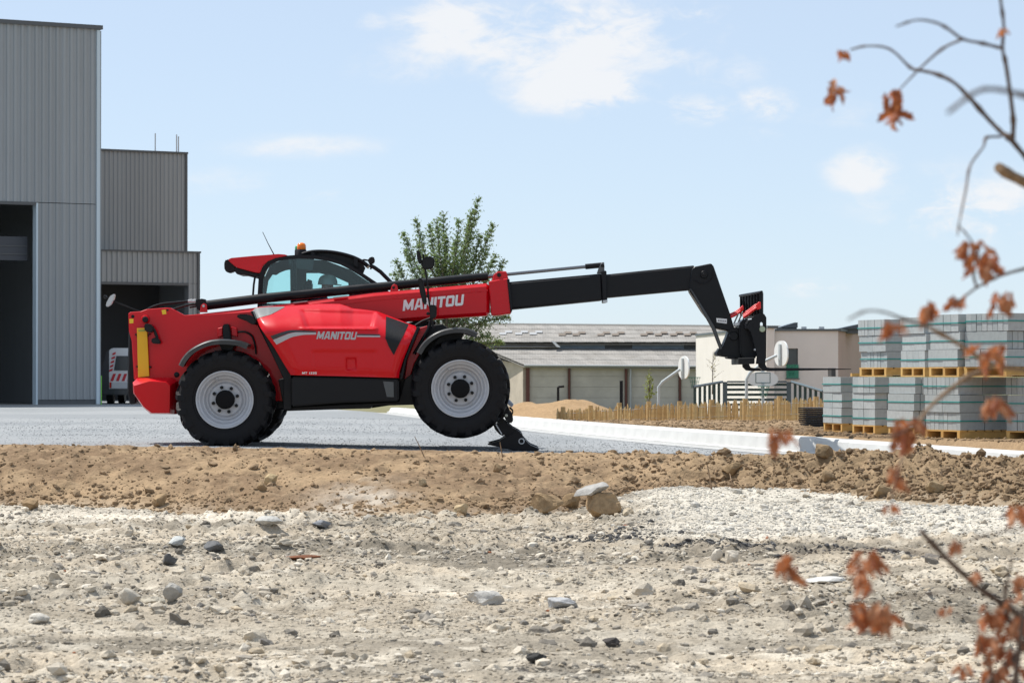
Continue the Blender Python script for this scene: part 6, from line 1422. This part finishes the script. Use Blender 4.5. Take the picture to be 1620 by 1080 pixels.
br([(1500, 885), (1440, 872), (1375, 868), (1300, 872), (1250, 880)], 5.2, 4.9, .0015, .0008)
br([(1550, 930), (1470, 940), (1400, 948), (1360, 955)], 5.25, 5.1, .0018, .0008)
br([(1700, 1140), (1620, 1022), (1600, 990), (1590, 940), (1602, 880)], 5.4, 5.3, .006, .002); br([(1520, 1140), (1570, 1075), (1612, 1030), (1640, 990)], 5.3, 5.4, .007, .005); br([(1612, 1150), (1606, 1085), (1612, 1030), (1620, 960)], 5.3, 5.3, .008, .004)
br([(1575, 1080), (1550, 1020), (1540, 985), (1500, 965)], 5.3, 5.2, .002, .001)
LM = [mat('dry_leaf_%d' % i, c, .7, col2=c2, vscale=40) for i, (c, c2) in enumerate((((.45, .18, .07), (.22, .075, .03)), ((.55, .27, .12), (.33, .12, .055)), ((.34, .10, .04), (.18, .055, .025)), ((.60, .34, .19), (.42, .17, .08))))]
for m_ in LM:
    n_ = N(m_.node_tree); p_ = m_.node_tree.nodes['Principled BSDF']; out = m_.node_tree.nodes['Material Output']; tr_ = n_.new('ShaderNodeBsdfTranslucent'); tr_.inputs[0].default_value = (.60, .20, .07, 1); mx = n_.new('ShaderNodeMixShader'); mx.inputs[0].default_value = .3
    n_.link(p_.outputs[0], mx.inputs[1]); n_.link(tr_.outputs[0], mx.inputs[2]); n_.link(mx.outputs[0], out.inputs[0])
def leaf_mesh(seed):
    rg = np.random.default_rng(seed); co, fs = [], []; wd = [.10, .55, .95, .70, .85, .40, .05]; curl = rg.uniform(-1.6, 1.6); fold = rg.uniform(.3, 1.3)
    for i, w_ in enumerate(wd):
        t = i / 6; zz = -t; off = curl * .28 * t * t
        for s_ in (-1, -.5, 0, .5, 1):
            hw = w_ * .34 * rg.uniform(.8, 1.15); a = fold * abs(s_); co.append((s_ * hw * math.cos(a) + .05 * rg.normal(), off + hw * abs(s_) * math.sin(a) + .04 * rg.normal(), zz + .03 * rg.normal()))
    for i in range(6):
        for j in range(4): fs.append((i * 5 + j, i * 5 + j + 1, i * 5 + j + 6, i * 5 + j + 5))
    me = bpy.data.meshes.new('leaf'); me.from_pydata(co, [], fs); [setattr(p, 'use_smooth', True) for p in me.polygons]; me.materials.append(LM[seed % 4]); return me
LEAVES = [leaf_mesh(i) for i in range(16)]
def leaves(x0, x1, y0, y1, n, d=5.4, size=(26, 40)):
    for k in range(int(n * 2.0 + .5)):
        x, y = random.uniform(x0, x1), random.uniform(y0, y1); dd = d + random.uniform(-.05, .05); p = at(x, y, dd)
        o = link('leaf', random.choice(LEAVES), None, shrub, p); s_ = .95 * random.uniform(*size) * dd / F; o.scale = (s_, s_, s_); o.rotation_euler = (random.uniform(-.7, .7), random.uniform(-.8, .8), random.uniform(0, 6.28))
for a in ((1320, 1340, 78, 84, 3, 5.9, (14, 22)), (1313, 1328, 122, 152, 5, 5.9, (20, 32)), (1395, 1425, 140, 165, 8, 5.8, (20, 34)), (1412, 1420, 165, 190, 3, 5.8, (24, 36)), (1578, 1590, 45, 50, 2, 5.6, (14, 22)),
          (1512, 1575, 380, 400, 9, 5.35, (18, 34)), (1540, 1570, 395, 425, 9, 5.35, (24, 38)), (1498, 1526, 466, 474, 3, 5.5, (22, 30)), (1462, 1480, 474, 492, 4, 5.1, (26, 38)), (1575, 1600, 452, 478, 5, 5.3, (26, 40)), (1398, 1428, 505, 515, 4, 4.6, (22, 34)),
          (1550, 1585, 545, 570, 6, 5.2, (26, 38)), (1555, 1592, 626, 645, 8, 5.2, (24, 36)), (1412, 1452, 662, 690, 9, 5.1, (28, 44)), (1218, 1252, 676, 696, 6, 4.75, (24, 38)), (1408, 1425, 730, 760, 5, 5.05, (22, 34)), (1402, 1412, 795, 800, 2, 5.0, (14, 22)),
          (1598, 1618, 795, 815, 4, 5.2, (24, 34)), (1508, 1522, 848, 862, 3, 5.1, (22, 32)), (1538, 1548, 903, 908, 2, 5.2, (16, 26)), (1240, 1264, 876, 902, 5, 4.95, (28, 42)), (1350, 1388, 868, 890, 7, 5.1, (24, 36)), (1355, 1385, 890, 925, 6, 5.1, (24, 34)), (1345, 1405, 952, 975, 9, 5.1, (26, 42)), (1395, 1405, 975, 985, 2, 5.1, (32, 42)), (1490, 1512, 960, 964, 3, 5.2, (14, 20)), (1548, 1618, 955, 1030, 24, 5.35, (22, 38)), (1515, 1528, 1040, 1055, 2, 5.2, (24, 34)), (1590, 1620, 900, 950, 6, 5.3, (20, 32)), (1560, 1620, 1030, 1075, 10, 5.35, (22, 36))):
    leaves(*a)
